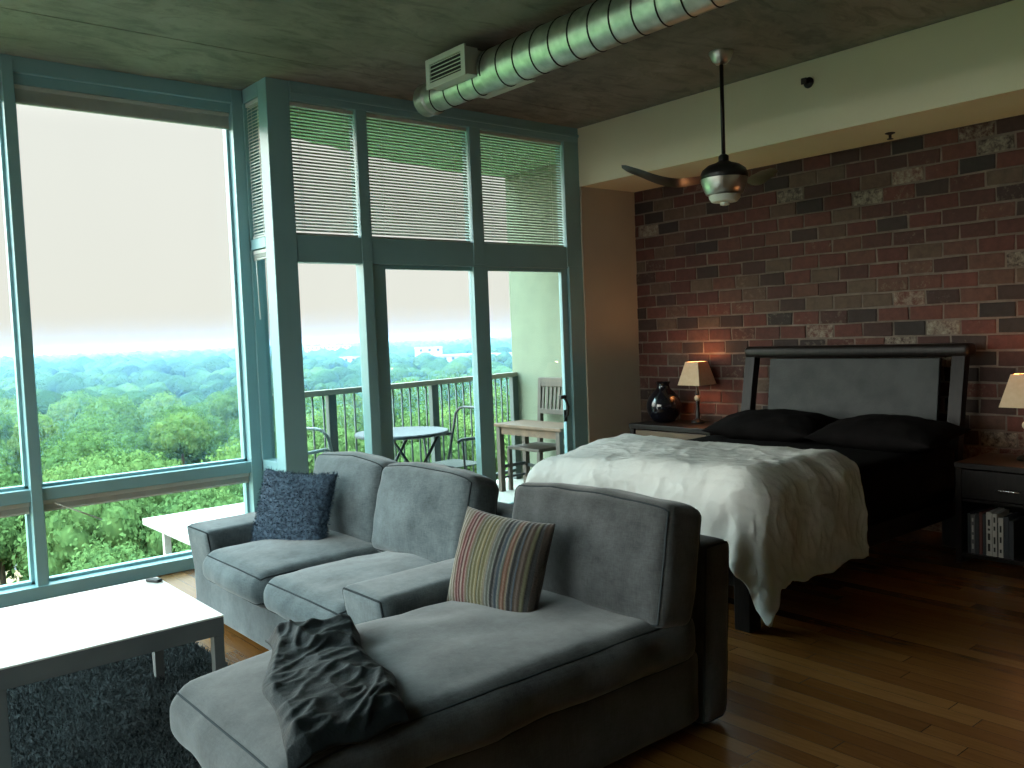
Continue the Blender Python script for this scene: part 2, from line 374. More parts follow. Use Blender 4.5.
# ------------------------------------------------------------------ camera
F_PX = 876.832; YAW, PITCH, ROLL = .69368648, -.05614866, -.03911875
def cam_axes():
    y, p, r = YAW, PITCH, ROLL
    f = Vector((math.sin(y)*math.cos(p), math.cos(y)*math.cos(p), math.sin(p)))
    rt = Vector((math.cos(y), -math.sin(y), 0)); up = rt.cross(f)
    c, s = math.cos(r), math.sin(r)
    return rt*c + up*s, up*c - rt*s, f
R_, U_, F_ = cam_axes()
cd = bpy.data.cameras.new('camera'); cam = bpy.data.objects.new('camera', cd); COL.objects.link(cam)
cam.matrix_world = Matrix(((R_.x, U_.x, -F_.x, 0), (R_.y, U_.y, -F_.y, 0), (R_.z, U_.z, -F_.z, 1.45), (0, 0, 0, 1)))
cd.sensor_width = 36; cd.lens = F_PX/1024*36; cd.clip_end = 6000; cd.clip_start = .05
S.camera = cam

# ------------------------------------------------------------------ world + sun
w = bpy.data.worlds.new('sky'); S.world = w; w.use_nodes = True; nt = w.node_tree
bg = nt.nodes['Background']
tc = N(nt, 'ShaderNodeTexCoord'); sp = N(nt, 'ShaderNodeSeparateXYZ'); lk(nt, tc.outputs['Generated'], sp.inputs[0])
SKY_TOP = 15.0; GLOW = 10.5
r = N(nt, 'ShaderNodeMapRange'); r.interpolation_type = 'SMOOTHSTEP'
r.inputs[1].default_value = .22; r.inputs[2].default_value = .62; r.inputs[3].default_value = .98; r.inputs[4].default_value = SKY_TOP
lk(nt, sp.outputs[2], r.inputs[0])
# sky glow added on the unseen left, to side-light soffit and bed
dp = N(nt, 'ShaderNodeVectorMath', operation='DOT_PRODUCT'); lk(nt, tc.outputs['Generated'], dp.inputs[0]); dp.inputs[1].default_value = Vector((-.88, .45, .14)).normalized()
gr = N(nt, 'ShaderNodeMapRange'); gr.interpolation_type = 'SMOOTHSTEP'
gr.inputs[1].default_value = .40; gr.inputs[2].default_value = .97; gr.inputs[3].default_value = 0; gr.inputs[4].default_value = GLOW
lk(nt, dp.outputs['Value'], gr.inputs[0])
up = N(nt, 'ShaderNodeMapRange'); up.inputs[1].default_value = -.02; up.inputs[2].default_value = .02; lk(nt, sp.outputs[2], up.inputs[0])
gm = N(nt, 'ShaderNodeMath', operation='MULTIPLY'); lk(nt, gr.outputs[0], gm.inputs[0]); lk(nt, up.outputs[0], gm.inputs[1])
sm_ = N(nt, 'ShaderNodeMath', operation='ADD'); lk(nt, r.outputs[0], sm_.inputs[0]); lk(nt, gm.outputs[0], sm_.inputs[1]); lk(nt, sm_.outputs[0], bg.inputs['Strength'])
cr = ramp(nt, sp.outputs[2], [(0.0, (.90, .88, .80)), (.25, (.91, .90, .84)), (.55, (.62, .92, 1.0))])
lk(nt, cr.outputs[0], bg.inputs['Color'])
sd = bpy.data.lights.new('sun', 'SUN'); sd.energy = 1.5; sd.angle = math.radians(3); sd.color = (1, .95, .84)
so = bpy.data.objects.new('sun', sd); COL.objects.link(so)
so.rotation_euler = Vector((.35, .62, -.9)).to_track_quat('-Z', 'Y').to_euler()

# ------------------------------------------------------------------ room shell
X0, XB, XS = -2.4, 5.955, 5.289       # left wall, brick wall, soffit face
Y0, Y1, Y2 = -3.0, 5.755, 5.368       # back wall, bay window plane, balcony window plane
ZC, ZS = 3.164, 2.677
bm = B(); prism(bm, [(X0, Y0), (XB+.15, Y0), (XB+.15, Y2+.1), (2.6, Y2+.1), (2.6, Y1+.12), (X0, Y1+.12)], -.15, 0)
tag(obj('floor', bm, M['floor']), kind='structure')
bm = B(); prism(bm, [(X0-.15, Y0-.15), (XB+.15, Y0-.15), (XB+.15, Y2+.11), (2.6, Y2+.11), (2.6, Y1+.13), (X0-.15, Y1+.13)], ZC, ZC+.2)
# formwork joints left in the slab: low ridges
for (ya, yb) in ((4.98, 5.0), (1.9, 1.912)): box(bm, X0, XS, ya, yb, ZC-.0025, ZC+.002)
tag(obj('ceiling', bm, M['concrete']), kind='structure')
bm = B(); box(bm, X0-.15, X0, Y0-.15, 1.25, -.15, ZC); box(bm, X0-.15, X0, 1.25, Y1+.13, -.15, 0); box(bm, X0-.15, X0, 1.25, Y1+.13, 3.075, ZC); tag(obj('wall_left', bm, M['shell']), kind='structure')
bm = B(); box(bm, X0, XB+.15, Y0-.15, Y0, -.15, ZC); tag(obj('wall_back', bm, M['shell']), kind='structure')
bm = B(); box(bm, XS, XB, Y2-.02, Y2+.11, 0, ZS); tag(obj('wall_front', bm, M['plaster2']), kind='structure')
bm = B(); box(bm, XS, XB+.15, Y0, Y2+.11, ZS, ZC, .004); tag(obj('wall_soffit', bm, M['plaster']), kind='structure')
# brick wall: individual relief courses in one wall mesh
def brick_wall():
    V, Fc, C, MI = [], [], [], []
    def quad(vs, mi, c):
        i = len(V); V.extend(vs); Fc.append(tuple(range(i, i+len(vs)))); C.append(c); MI.append(mi)
    quad([(XB, Y0, 0), (XB, Y2-.02, 0), (XB, Y2-.02, ZS), (XB, Y0, ZS)], 1, (0, 0, 0))
    quad([(XB+.15, Y0, 0), (XB+.15, Y2+.11, 0), (XB+.15, Y2+.11, ZC), (XB+.15, Y0, ZC)], 1, (0, 0, 0))
    H, W, J = .1035, .2255, .014
    row = 0; z = ZS - .005
    while z > .02:
        y = Y2-.02 - (0 if row % 2 else W/2) + W
        if row % 5 == 3: y -= .05
        while y > Y0:
            a, b_ = max(y-W+J, Y0), min(y, Y2-.022)
            if b_-a > .03:
                j = lambda s=.004: random.uniform(-s, s)
                za, zb = max(z-H+J, .003), z
                dep = .006+random.uniform(-.0015, .003)
                o8 = [(a+j(), za+j()), (b_+j(), za+j()), (b_+j(), zb+j()), (a+j(), zb+j())]
                t = random.random()
                g = random.uniform(.85, 1.0) if random.random() < (.10 if y < 3.2 else .02) else (random.uniform(.3, .70))
                c = (t, g, random.random())
                e = .006
                cy, cz = (a+b_)/2, (za+zb)/2
                inn = [(yy+(e if yy < cy else -e), zz+(e if zz < cz else -e)) for yy, zz in o8]
                base = [(XB-.0, yy, zz) for yy, zz in o8]; mid = [(XB-dep+.002, yy, zz) for yy, zz in o8]; top = [(XB-dep, yy, zz) for yy, zz in inn]
                for q in range(4):
                    q2 = (q+1) % 4
                    quad([base[q], base[q2], mid[q2], mid[q]], 0, c); quad([mid[q], mid[q2], top[q2], top[q]], 0, c)
                quad(top, 0, c)
            y -= W
        z -= H; row += 1
    me = bpy.data.meshes.new('wall_right'); me.from_pydata(V, [], Fc); me.update()
    me.materials.append(M['brick']); me.materials.append(M['mortar'])
    me.polygons.foreach_set('material_index', MI)
    at = me.color_attributes.new('brick', 'FLOAT_COLOR', 'CORNER')
    arr = []
    for f, c in zip(Fc, C): arr.extend((c[0], c[1], c[2], 1.0)*len(f))
    at.data.foreach_set('color', arr)
    o = bpy.data.objects.new('wall_right', me); COL.objects.link(o); tag(o, kind='structure')
brick_wall()
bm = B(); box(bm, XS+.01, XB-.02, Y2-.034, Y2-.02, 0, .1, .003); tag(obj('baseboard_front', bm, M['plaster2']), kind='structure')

# ------------------------------------------------------------------ windows
# window_1: bay window wall, plane Y1
W1 = tag(empty('window_1', (0, Y1, 0)), kind='structure')
def wpart(name, bm, mat, par, smooth=False):
    o = obj(name, bm, mat, par, smooth); o.matrix_parent_inverse = Matrix.Translation(par.location).inverted(); return o
ya, yb = Y1, Y1+.12
bm = B()
box(bm, X0, 2.505, ya-.01, yb, 3.073, ZC, .004); box(bm, X0, 2.505, ya+.02, yb, 3.015, 3.075, .003)
box(bm, X0, 2.505, ya-.0, yb, .577, .651, .004); box(bm, X0, 2.505, ya-.03, yb, 0, .077, .004)
for xm in (-1.54, -.23, 1.108): box(bm, xm-.03, xm+.03, ya-.015, yb, .0, ZC, .003)
box(bm, 2.43, 2.507, ya-.014, yb, 0, ZC-.001, .003)
wpart('frame', bm, M['frame'], W1)
# slim inner glazing stops, pale where they meet the glass
xs = [X0, -1.57, -1.51, -.26, -.20, 1.078, 1.138, 2.43]
bm = B()
for a, b_ in ((X0, -1.57), (-1.51, -.26), (-.20, 1.078), (1.138, 2.43)):
    for z0, z1 in ((.077, .577), (.651, 3.015)):
        for (p, q, r_, s) in ((a, a+.018, z0, z1), (b_-.018, b_, z0, z1), (a, b_, z0, z0+.018), (a, b_, z1-.018, z1)):
            box(bm, p, q, ya+.06, yb-.005, r_, s)
wpart('glazing_bead', bm, M['frame'], W1)
for a, b_ in ((X0, -1.57), (-1.51, -.26), (-.20, 1.078), (1.138, 2.43)):
    for z0, z1 in ((.077, .577), (.651, 3.015)):
        bm = B(); box(bm, a+.01, b_-.01, ya+.085, ya+.091, z0+.01, z1-.01); wpart('glass_pane', bm, M['glass'], W1)
# window_2: narrow return between bay and balcony, plane X=2.505
W2 = tag(empty('window_2', (2.505, 5.5, 0)), kind='structure')
bm = B()
xa, xb = 2.505, 2.60
for z0, z1 in ((0, .077), (.577, .66), (2.09, 2.16), (3.073, ZC)): box(bm, xa, xb, Y2+.13, Y1, z0, z1, .003)
box(bm, xa, xb, Y1-.03, Y1+.12, 0, ZC, .003)
wpart('frame', bm, M['frame'], W2)
for z0, z1 in ((.077, .577), (.66, 2.09), (2.16, 3.073)):
    bm = B(); box(bm, xa+.06, xa+.066, Y2+.12, Y1-.02, z0-.01, z1+.01); wpart('glass_pane', bm, M['glass'], W2)
# added_side_window: extra glazing added out of view, to let in light from the left
W4 = tag(empty('added_side_window', (X0, 3.5, 0)), kind='structure')
bm = B(); ys4 = [1.25, 2.375, 3.5, 4.63, Y1]
for y in ys4: box(bm, X0-.11, X0+.012, y-.03, y+.03, 0, 3.075, .003)
for z0, z1 in ((0, .077), (.577, .651), (3.01, 3.08)): box(bm, X0-.10, X0+.006, 1.25, Y1, z0, z1, .003)
wpart('frame', bm, M['frame'], W4)
for a, b_ in zip(ys4, ys4[1:]):
    for z0, z1 in ((.077, .577), (.651, 3.01)):
        bm = B(); box(bm, X0-.062, X0-.056, a+.02, b_-.02, z0-.01, z1+.01); wpart('glass_pane', bm, M['glass'], W4)
# column at the corner of the bay
bm = B(); box(bm, 2.505, 2.668, Y2, Y2+.13, 0, ZC, .005); tag(obj('trim_1', bm, M['frame']), kind='structure')
# window_3: balcony window wall
W3 = tag(empty('window_3', (2.668, Y2, 0)), kind='structure')
ya, yb = Y2+.005, Y2+.10
bm = B()
box(bm, 2.668, XS, Y2-.005, yb, 3.04, ZC, .004); box(bm, 2.668, XS, Y2-.015, Y2+.03, 3.085, 3.11, .003)
box(bm, 2.668, XS, ya, yb, 1.985, 2.165, .004); box(bm, 2.668, 3.20, ya, yb, 0, .07, .003)
for p, q in ((3.155, 3.24), (4.135, 4.24), (5.12, XS)): box(bm, p, q, ya-.008, yb, 2.0, 3.05, .003)
box(bm, 3.158, 3.235, ya-.008, yb, 0, 2.0, .003); box(bm, 5.13, XS, ya-.012, yb, 0, 2.0, .003)
wpart('frame', bm, M['frame'], W3)
for p, q in ((2.668, 3.155), (3.24, 4.135), (4.24, 5.12)):
    bm = B(); box(bm, p-.01, q+.01, ya+.06, ya+.066, 2.155, 3.05); wpart('glass_pane', bm, M['glass'], W3)
bm = B(); box(bm, 2.66, 3.165, ya+.06, ya+.066, .06, 1.99); wpart('glass_pane', bm, M['glass'], W3)
# door_1 / door_2: the fixed and the sliding leaf of the balcony door
def leaf(name, x0, x1, y, st, handle=None):
    d = tag(empty(name, ((x0+x1)/2, y, 0)), kind='structure')
    bm = B()
    box(bm, x0, x0+st[0], y, y+.035, .012, 1.985, .003); box(bm, x1-st[1], x1, y, y+.035, .012, 1.985, .003)
    box(bm, x0+st[0], x1-st[1], y, y+.035, .012, .10, .003); box(bm, x0+st[0], x1-st[1], y, y+.035, 1.955, 1.985, .003)
    wpart('frame', bm, M['frame'], d)
    bm = B(); box(bm, x0+st[0]-.01, x1-st[1]+.01, y+.015, y+.021, .09, 1.965); wpart('glass_pane', bm, M['glass'], d)
    if handle:
        bm = B(); hx, hz = handle
        tube(bm, [(hx+.03, y+.002, hz-.16), (hx+.03, y-.03, hz-.14), (hx+.025, y-.045, hz-.07), (hx, y-.05, hz-.02), (hx-.03, y-.05, hz+.02)], .011, 8)
        box(bm, hx-.07, hx-.005, y-.065, y-.035, hz+.0, hz+.03, .006); box(bm, hx+.012, hx+.05, y-.006, y+.004, hz-.2, hz-.1, .004)
        wpart('door_handle', bm, M['black'], d, True)
leaf('door_1', 3.235, 4.215, Y2+.058, (.14, .07))
leaf('door_2', 4.14, 5.13, Y2+.018, (.14, .07), (5.02, .90))

# ------------------------------------------------------------------ venetian blinds
def blind(x0, x1, y, ztop, zbot, label, slats=True, along='x', wand=None, tilt=42, group=None):
    n = empty('venetian_blind', ((x0+x1)/2, y, zbot) if along == 'x' else (y, (x0+x1)/2, zbot))
    tag(n, label, 'blind', group)
    def bx(bm, a, b_, d0, d1, z0, z1, bev=.0):
        if along == 'x': box(bm, a, b_, y+d0, y+d1, z0, z1, bev)
        else: box(bm, y+d0, y+d1, a, b_, z0, z1, bev)
    def add(name, bm, mat, smooth=False):
        o = obj(name, bm, mat, n, smooth); o.matrix_parent_inverse = Matrix.Translation(n.location).inverted(); return o
    bm = B(); bx(bm, x0, x1, -.014, .014, ztop-.026, ztop, .003); add('headrail', bm, M['slat'])
    if slats:
        bm = B(); pitch = .0215; z = ztop-.04; k = 0
        ct, st_ = math.cos(math.radians(tilt)), math.sin(math.radians(tilt))
        while z > zbot+.025:
            prof = []
            for t in (-1, -.35, .35, 1):
                d, h = t*.0125, .0022*(1-t*t)
                prof.append((d*ct - h*st_, d*st_ + h*ct))
            for e0, e1 in zip(prof, prof[1:]):
                if along == 'x': q = [(x0+.004, y+e0[0], z+e0[1]), (x1-.004, y+e0[0], z+e0[1]), (x1-.004, y+e1[0], z+e1[1]), (x0+.004, y+e1[0], z+e1[1])]
                else: q = [(y+e0[0], x0+.004, z+e0[1]), (y+e0[0], x1-.004, z+e0[1]), (y+e1[0], x1-.004, z+e1[1]), (y+e1[0], x0+.004, z+e1[1])]
                bm.faces.new([bm.verts.new(p) for p in q])
            z -= pitch; k += 1
        o = add('slats', bm, M['slat']); sm = o.modifiers.new('thick', 'SOLIDIFY'); sm.thickness = .0008
        bm = B(); bx(bm, x0+.003, x1-.003, -.012, .012, zbot, zbot+.014, .002); add('bottom_rail', bm, M['slat'])
        for t in (.14, .86):
            bm = B(); xx = x0+(x1-x0)*t
            for d in (-.0135, .0135): bx(bm, xx-.001, xx+.001, d-.001, d+.001, zbot+.01, ztop-.02)
            bx(bm, xx-.001, xx+.001, -.0135, .0135, zbot+.012, zbot+.0135); add('ladder_cord', bm, M['cord'])
    else:
        bm = B(); z = ztop-.028
        while z > zbot+.014:
            bx(bm, x0+.004, x1-.004, -.0125, .0125, z-.0016, z); z -= .0034
        add('slats', bm, M['slat'])
        bm = B(); bx(bm, x0+.003, x1-.003, -.012, .012, zbot, zbot+.013, .002); add('bottom_rail', bm, M['slat'])
    if wand:
        bm = B(); tube(bm, wand, .0045, 8); add('tilt_wand', bm, M['cord'], True)
    return n
GB = 'lowered venetian blinds in the upper balcony panes'
yb3 = Y2+.038
blind(2.675, 3.15, yb3, 3.037, 2.168, 'white venetian blind lowered in narrow upper pane beside the corner column', group=GB)
blind(3.245, 4.13, yb3, 3.037, 2.168, 'white venetian blind lowered in wide middle upper pane of balcony window', group=GB)
blind(4.245, 5.115, yb3, 3.037, 2.168, 'white venetian blind lowered in upper pane next to the cream soffit', group=GB)
blind(2.675, 3.15, yb3, 2.06, 1.998, 'raised venetian blind stacked under transom of narrow pane behind the sofa', False)
yb1 = Y1+.04
blind(1.145, 2.425, yb1, 3.012, 2.905, 'raised venetian blind stacked at top of the largest window pane', False)
blind(-.195, 1.073, yb1, 3.012, 2.905, 'raised venetian blind at top of left cut-off window pane', False)
blind(1.145, 2.425, yb1, .574, .505, 'raised blind with tilted white wand under window mid rail by coffee table', False, wand=[(1.2, yb1-.02, .556), (1.46, yb1-.03, .41)])
blind(-.195, 1.073, yb1, .574, .505, 'raised blind under mid rail in cut-off left window', False)
blind(Y2+.135, Y1-.035, 2.53, 3.07, 2.165, 'white venetian blind lowered in narrow return window left of column', along='y')
blind(Y2+.135, Y1-.035, 2.53, 2.085, 2.02, 'raised blind with hanging wand in narrow return window', False, along='y', wand=[(2.51, Y1-.09, 2.03), (2.512, Y1-.10, 1.62)])

# ------------------------------------------------------------------ ducting
DX, DZ = 3.285, 2.985
duct = tag(empty('air_duct', (DX, 4.0, DZ)), 'galvanised spiral air duct running under the concrete ceiling', 'duct')
def dpart(name, bm, mat, smooth=True, angle=None):
    o = obj(name, bm, mat, duct, smooth, angle); o.matrix_parent_inverse = Matrix.Translation(duct.location).inverted(); return o
def ycyl(bm, r_, y0, y1, n=40, cx=DX, cz=DZ):
    tube(bm, [(cx, y0+(y1-y0)*i/10, cz) for i in range(11)], r_, n)
bm = B(); ycyl(bm, .118, -2.98, 4.02); dpart('main_pipe', bm, M['duct'], True, .6)
bm = B(); ycyl(bm, .092, 4.0, 4.62, cz=DZ-.02); dpart('branch_pipe', bm, M['duct'], True, .6)
bm = B(); tube(bm, [(DX, 4.60, DZ-.02), (DX, 4.615, DZ-.02), (DX, 4.63, DZ-.02), (DX, 4.70, DZ-.02), (DX, 4.72, DZ-.02)], [.093, .104, .100, .100, .085], 40); dpart('end_cap', bm, M['duct'], True, .6)
bm = B()
def helix(r_, y0, y1, pitch, cz):
    pts = []; n = int((y1-y0)/pitch*28)
    for i in range(n+1):
        t = i/28*2*PI; pts.append((DX+r_*math.cos(t), y0+(y1-y0)*i/n, cz+r_*math.sin(t)))
    tube(bm, pts, .0045, 5)
helix(.119, -2.9, 4.0, .145, DZ); helix(.093, 4.02, 4.58, .145, DZ-.02)
dpart('spiral_seam', bm, M['dark_metal'])
# supply boot with louvred register
reg = tag(empty('air_register', (3.3, 4.22, 3.0)), 'square metal air register box with louvred grille on end of duct', 'vent')
def rpart(name, bm, mat): 
    o = obj(name, bm, mat, reg); o.matrix_parent_inverse = Matrix.Translation(reg.location).inverted(); return o
bm = B(); box(bm, 3.10, 3.19, 4.03, 4.40, 2.945, 3.10); box(bm, 3.19, 3.52, 4.06, 4.37, 2.955, 3.10); rpart('box_body', bm, M['register'])
bm = B()
for (p, q, r_, s) in ((4.02, 4.06, 2.935, 3.11), (4.37, 4.41, 2.935, 3.11), (4.06, 4.37, 2.935, 2.968), (4.06, 4.37, 3.077, 3.11)): box(bm, 3.088, 3.101, p, q, r_, s, .002)
rpart('grille_frame', bm, M['register'])
bm = B()
for i in range(5):
    z = 2.979+i*.0222
    box(bm, -.008, .008, 4.055, 4.375, -.0022, .0022, 0, 0, Matrix.Translation((3.092, 0, z)) @ Matrix.Rotation(-.35, 4, 'Y'))
rpart('louvres', bm, M['register'])
bm = B(); box(bm, 3.0985, 3.0995, 4.05, 4.38, 2.96, 3.085); rpart('dark_throat', bm, M['black'])
bm = B(); box(bm, 3.40, 3.56, 3.95, 4.41, 2.95, 2.962, .002); rpart('mounting_plate', bm, M['register'])
for yy in (1.0, 3.1, -1.2):
    h = B(); box(h, DX-.012, DX+.012, yy-.012, yy+.012, DZ+.118, ZC); dpart('hanger_strap', h, M['duct'], False)

# ------------------------------------------------------------------ ceiling fan
FX, FY = 4.643, 3.413
fan = tag(empty('ceiling_fan', (FX, FY, 2.38)), 'brushed steel ceiling fan with dark curved blades hanging on a long downrod', 'ceiling fan')
bm = B(); lathe(bm, [(.075, .784), (.075, .772), (.055, .73), (.035, .71), (.016, .705)], n=32); obj('canopy', bm, M['steel'], fan, True, .7)
bm = B(); tube(bm, [(0, 0, .74), (0, 0, .12)], .0125, 12); obj('downrod', bm, M['dark_metal'], fan, True)
bm = B(); lathe(bm, [(.02, .15), (.032, .14), (.032, .11), (.05, .098), (.10, .082), (.135, .055), (.148, .025), (.148, .0), (.146, -.002)], n=40); obj('motor_top', bm, M['dark_metal'], fan, True, .9)
bm = B(); lathe(bm, [(.146, .0), (.143, -.02), (.130, -.06), (.115, -.095), (.10, -.105)], n=40); obj('motor_housing', bm, M['steel'], fan, True, .9)
bm = B(); lathe(bm, [(.10, -.10), (.095, -.125), (.08, -.145), (.03, -.15), (.028, -.165), (.015, -.168)], n=40); obj('bottom_cup', bm, M['register'], fan, True, .7)
bm = B()
n = 20; secs = []
for i in range(n+1):
    t = i/n; rr = .11 + t*.53
    zc = .005 - .015*math.sin(PI*min(1, t*1.3)) + .105*max(0, t-.3)**1.5*2.0
    ch = .05 + .035*math.sin(PI*min(1, t*.8+.1)); ch *= (1 - max(0, (t-.93)/.07)**2*.55)
    tw = math.radians(13 - 5*t); ct, st_ = math.cos(tw), math.sin(tw)
    sweep = -.05*t*t
    ring = []
    for (a, h) in ((-1, 0), (-.5, .006), (.5, .007), (1, 0), (.5, -.003), (-.5, -.003)):
        c = a*ch; ring.append(bm.verts.new((rr, sweep + c*ct - h*st_, zc + c*st_ + h*ct)))
    secs.append(ring)
for a, b_ in zip(secs, secs[1:]):
    for j in range(6): bm.faces.new((a[j], a[(j+1) % 6], b_[(j+1) % 6], b_[j]))
bm.faces.new(secs[0][::-1]); bm.faces.new(secs[-1])
blade = obj('blade', bm, M['steel'], fan, True, .8)
blade.data.materials[0] = P('dark brushed blade', (.02, .018, .016), (.012, .011, .010), rough=.3, metal=.3, scale=8)
base_ang = math.atan2(.806, -.592) + .08
blade.rotation_euler = (0, 0, base_ang)
c = blade.copy(); COL.objects.link(c); c.parent = fan; c.rotation_euler = (0, 0, base_ang - 2*PI/3)

# sprinklers
sp_ = tag(empty('fire_sprinkler', (XS, 3.199, 3.02)), 'dark round sidewall sprinkler on cream soffit face near fan', 'sprinkler')
bm = B(); tube(bm, [(-.004, 0, 0), (-.006, 0, 0), (-.012, 0, 0), (-.02, 0, 0)], [.036, .036, .03, .014], 20); obj('escutcheon', bm, M['dark_metal'], sp_, True, .6)
bm = B(); tube(bm, [(-.015, 0, 0), (-.06, 0, 0)], .010, 10); box(bm, -.066, -.058, -.02, .02, -.018, .022, .003); obj('nozzle', bm, M['black'], sp_)
sp2 = tag(empty('pendent_sprinkler', (5.70, 2.866, ZS)), 'small pendent sprinkler under the soffit above the brick wall', 'sprinkler')
bm = B(); lathe(bm, [(.032, 0), (.032, -.004), (.012, -.012)], n=20); obj('escutcheon', bm, M['dark_metal'], sp2, True, .6)
bm = B(); lathe(bm, [(.009, -.008), (.009, -.035), (.02, -.037), (.02, -.041)], n=14); obj('nozzle', bm, M['black'], sp2)

# ------------------------------------------------------------------ sofa (two seater) and chaise
I4 = Matrix.Identity(4)
sofa = tag(empty('sofa', (2.1, 3.72, 0)), 'grey two seat sofa with wide low arms facing the coffee table', 'sofa')
def spart(name, bm, mat, par=None, smooth=True, angle=.9):
    par = par or sofa
    o = obj(name, bm, mat, par, smooth, angle); o.matrix_parent_inverse = Matrix.Translation(par.location).inverted(); return o
def smesh(name, mp, mat, par, mt, **kw):
    mt = Matrix.Translation(par.location).inverted() @ mt
    return soft_mesh(name, mp, mat, par, mt, **kw)
T = Matrix.Translation
smesh('base', soft(.90, 1.94, .235, .02, (.008, 0, 0)), M['fabric'], sofa, T((2.085, 3.72, .155)), cuts=10)
def arm(yc, wid):
    def shp(q, x, y, z):   # front leans out a little towards the top
        if x < 0: q.x -= .035*max(0, z)*abs(x)
        return q
    return smesh('arm', soft(.98, wid, .475, .035, (.006, .008, .012), .004, int(yc*10), shp), M['fabric'], sofa, T((2.125, yc, .273)), cuts=18, piping=2, pipe_mat=M['piping'], edges='x', pr=.004)
arm(4.56, .31); arm(2.875, .30)
smesh('backrest', soft(.17, 2.0, .62, .04, (.01, 0, .004), .003), M['fabric'], sofa, T((2.535, 3.74, .345)), cuts=16)
for yc, sd_ in ((4.035, 3), (3.325, 5)):
    smesh('seat_cushion', soft(.86, .69, .165, .07, (.03, .008, .036), .008, sd_), M['fabric'], sofa, T((1.985, yc, .345)), cuts=26, piping=2, pipe_mat=M['piping'], pr=.004)
for yc, sd_, tz in ((4.14, 8, 0), (3.42, 12, .03)):
    def shp(q, x, y, z):
        q.z -= .03*max(0, z)*y*y
        return q
    mt = T((2.325, yc, .615)) @ Matrix.Rotation(math.radians(13), 4, 'Y') @ Matrix.Rotation(tz, 4, 'Z')
    smesh('back_cushion', soft(.20, .735, .46, .055, (.05, .008, .010), .010, sd_, shp), M['fabric'], sofa, mt, cuts=28, piping=2, pipe_mat=M['piping'], edges='x', pr=.004)
for x in (1.72, 2.5):
    for y in (2.9, 4.6):
        bm = B(); box(bm, x-.03, x+.03, y-.03, y+.03, 0, .045, .004); spart('foot', bm, M['black'])

chaise = tag(empty('chaise_longue', (1.7, 2.32, 0)), 'grey chaise longue section with tall back cushion', 'chaise longue')
smesh('base', soft(1.52, .775, .27, .03, (.01, .006, 0), .003), M['fabric_shaded'], chaise, T((1.685, 2.335, .175)), cuts=14)
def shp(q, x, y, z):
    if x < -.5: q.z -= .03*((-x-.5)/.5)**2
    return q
smesh('seat_cushion', soft(1.60, .80, .185, .07, (.02, .012, .022), .010, 21, shp), M['fabric_shaded'], chaise, T((1.635, 2.325, .365)), cuts=40, piping=2, pipe_mat=M['piping'], pr=.0035)
def shp(q, x, y, z):
    q.x += .02*z
    return q
smesh('backrest', soft(.15, .775, .655, .035, (.006, .004, .006), .003, 2, shp), M['fabric_shaded'], chaise, T((2.54, 2.33, .345)), cuts=16, piping=2, pipe_mat=M['piping'], edges='y', pr=.004)
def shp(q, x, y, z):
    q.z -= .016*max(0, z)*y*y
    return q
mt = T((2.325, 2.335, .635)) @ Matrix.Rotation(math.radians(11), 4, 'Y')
smesh('back_cushion', soft(.20, .83, .435, .045, (.05, .006, .008), .010, 31, shp), M['fabric_shaded'], chaise, mt, cuts=30, piping=2, pipe_mat=M['piping'], edges='x', pr=.004)
for x in (1.0, 2.5):
    for y in (2.03, 2.63):
        bm = B(); box(bm, x-.03, x+.03, y-.03, y+.03, 0, .05, .004); spart('foot', bm, M['black'], chaise)

# ------------------------------------------------------------------ scatter cushions
def pillow_mesh(w_, h_, t_, seed=0, wr=.006, n=40, pw=.45, pinch=.07):
    V, Fc = [], []
    def pt(u, v, s):
        x = u*w_/2*(1-pinch*(1-v*v)**.9*abs(u)**2) ; y = v*h_/2*(1-pinch*(1-u*u)**.9*abs(v)**2)
        th = t_/2*max(0, (1-u*u)*(1-v*v))**pw
        nzv = wr*(nz3((x, y, s), 9, seed) + .6*nz3((x, y, s), 20, seed+2))*min(1, th/(t_*.15)) if t_ > 0 else 0
        return (x, y, s*th + nzv)
    idx = {}
    for s in (1, -1):
        for i in range(n+1):
            for j in range(n+1):
                u, v = math.sin((i/n*2-1)*PI/2)*.6+(i/n*2-1)*.4, math.sin((j/n*2-1)*PI/2)*.6+(j/n*2-1)*.4
                if s == -1 and (i in (0, n) or j in (0, n)): idx[(s, i, j)] = idx[(1, i, j)]; continue
                idx[(s, i, j)] = len(V); V.append(pt(u, v, s))
        for i in range(n):
            for j in range(n):
                q = (idx[(s, i, j)], idx[(s, i+1, j)], idx[(s, i+1, j+1)], idx[(s, i, j+1)])
                Fc.append(q if s == 1 else q[::-1])
    return V, Fc
# striped cushion: local x across stripes
V, Fc = pillow_mesh(.435, .385, .17, 4, .004)
o = pyobj('striped_cushion', V, Fc, M['stripes'], None, True)
tag(o, 'multicoloured vertically striped cushion leaning on the chaise back', 'cushion')
def frame_from(loc, xdir, ydir):
    x = Vector(xdir).normalized(); y = Vector(ydir); y = (y - x*y.dot(x)).normalized(); z = x.cross(y)
    return Matrix(((x.x, y.x, z.x, loc[0]), (x.y, y.y, z.y, loc[1]), (x.z, y.z, z.z, loc[2]), (0, 0, 0, 1)))
o.matrix_world = frame_from((1.985, 2.505, .600), (.16, -1, -.05), (.34, .08, 1))
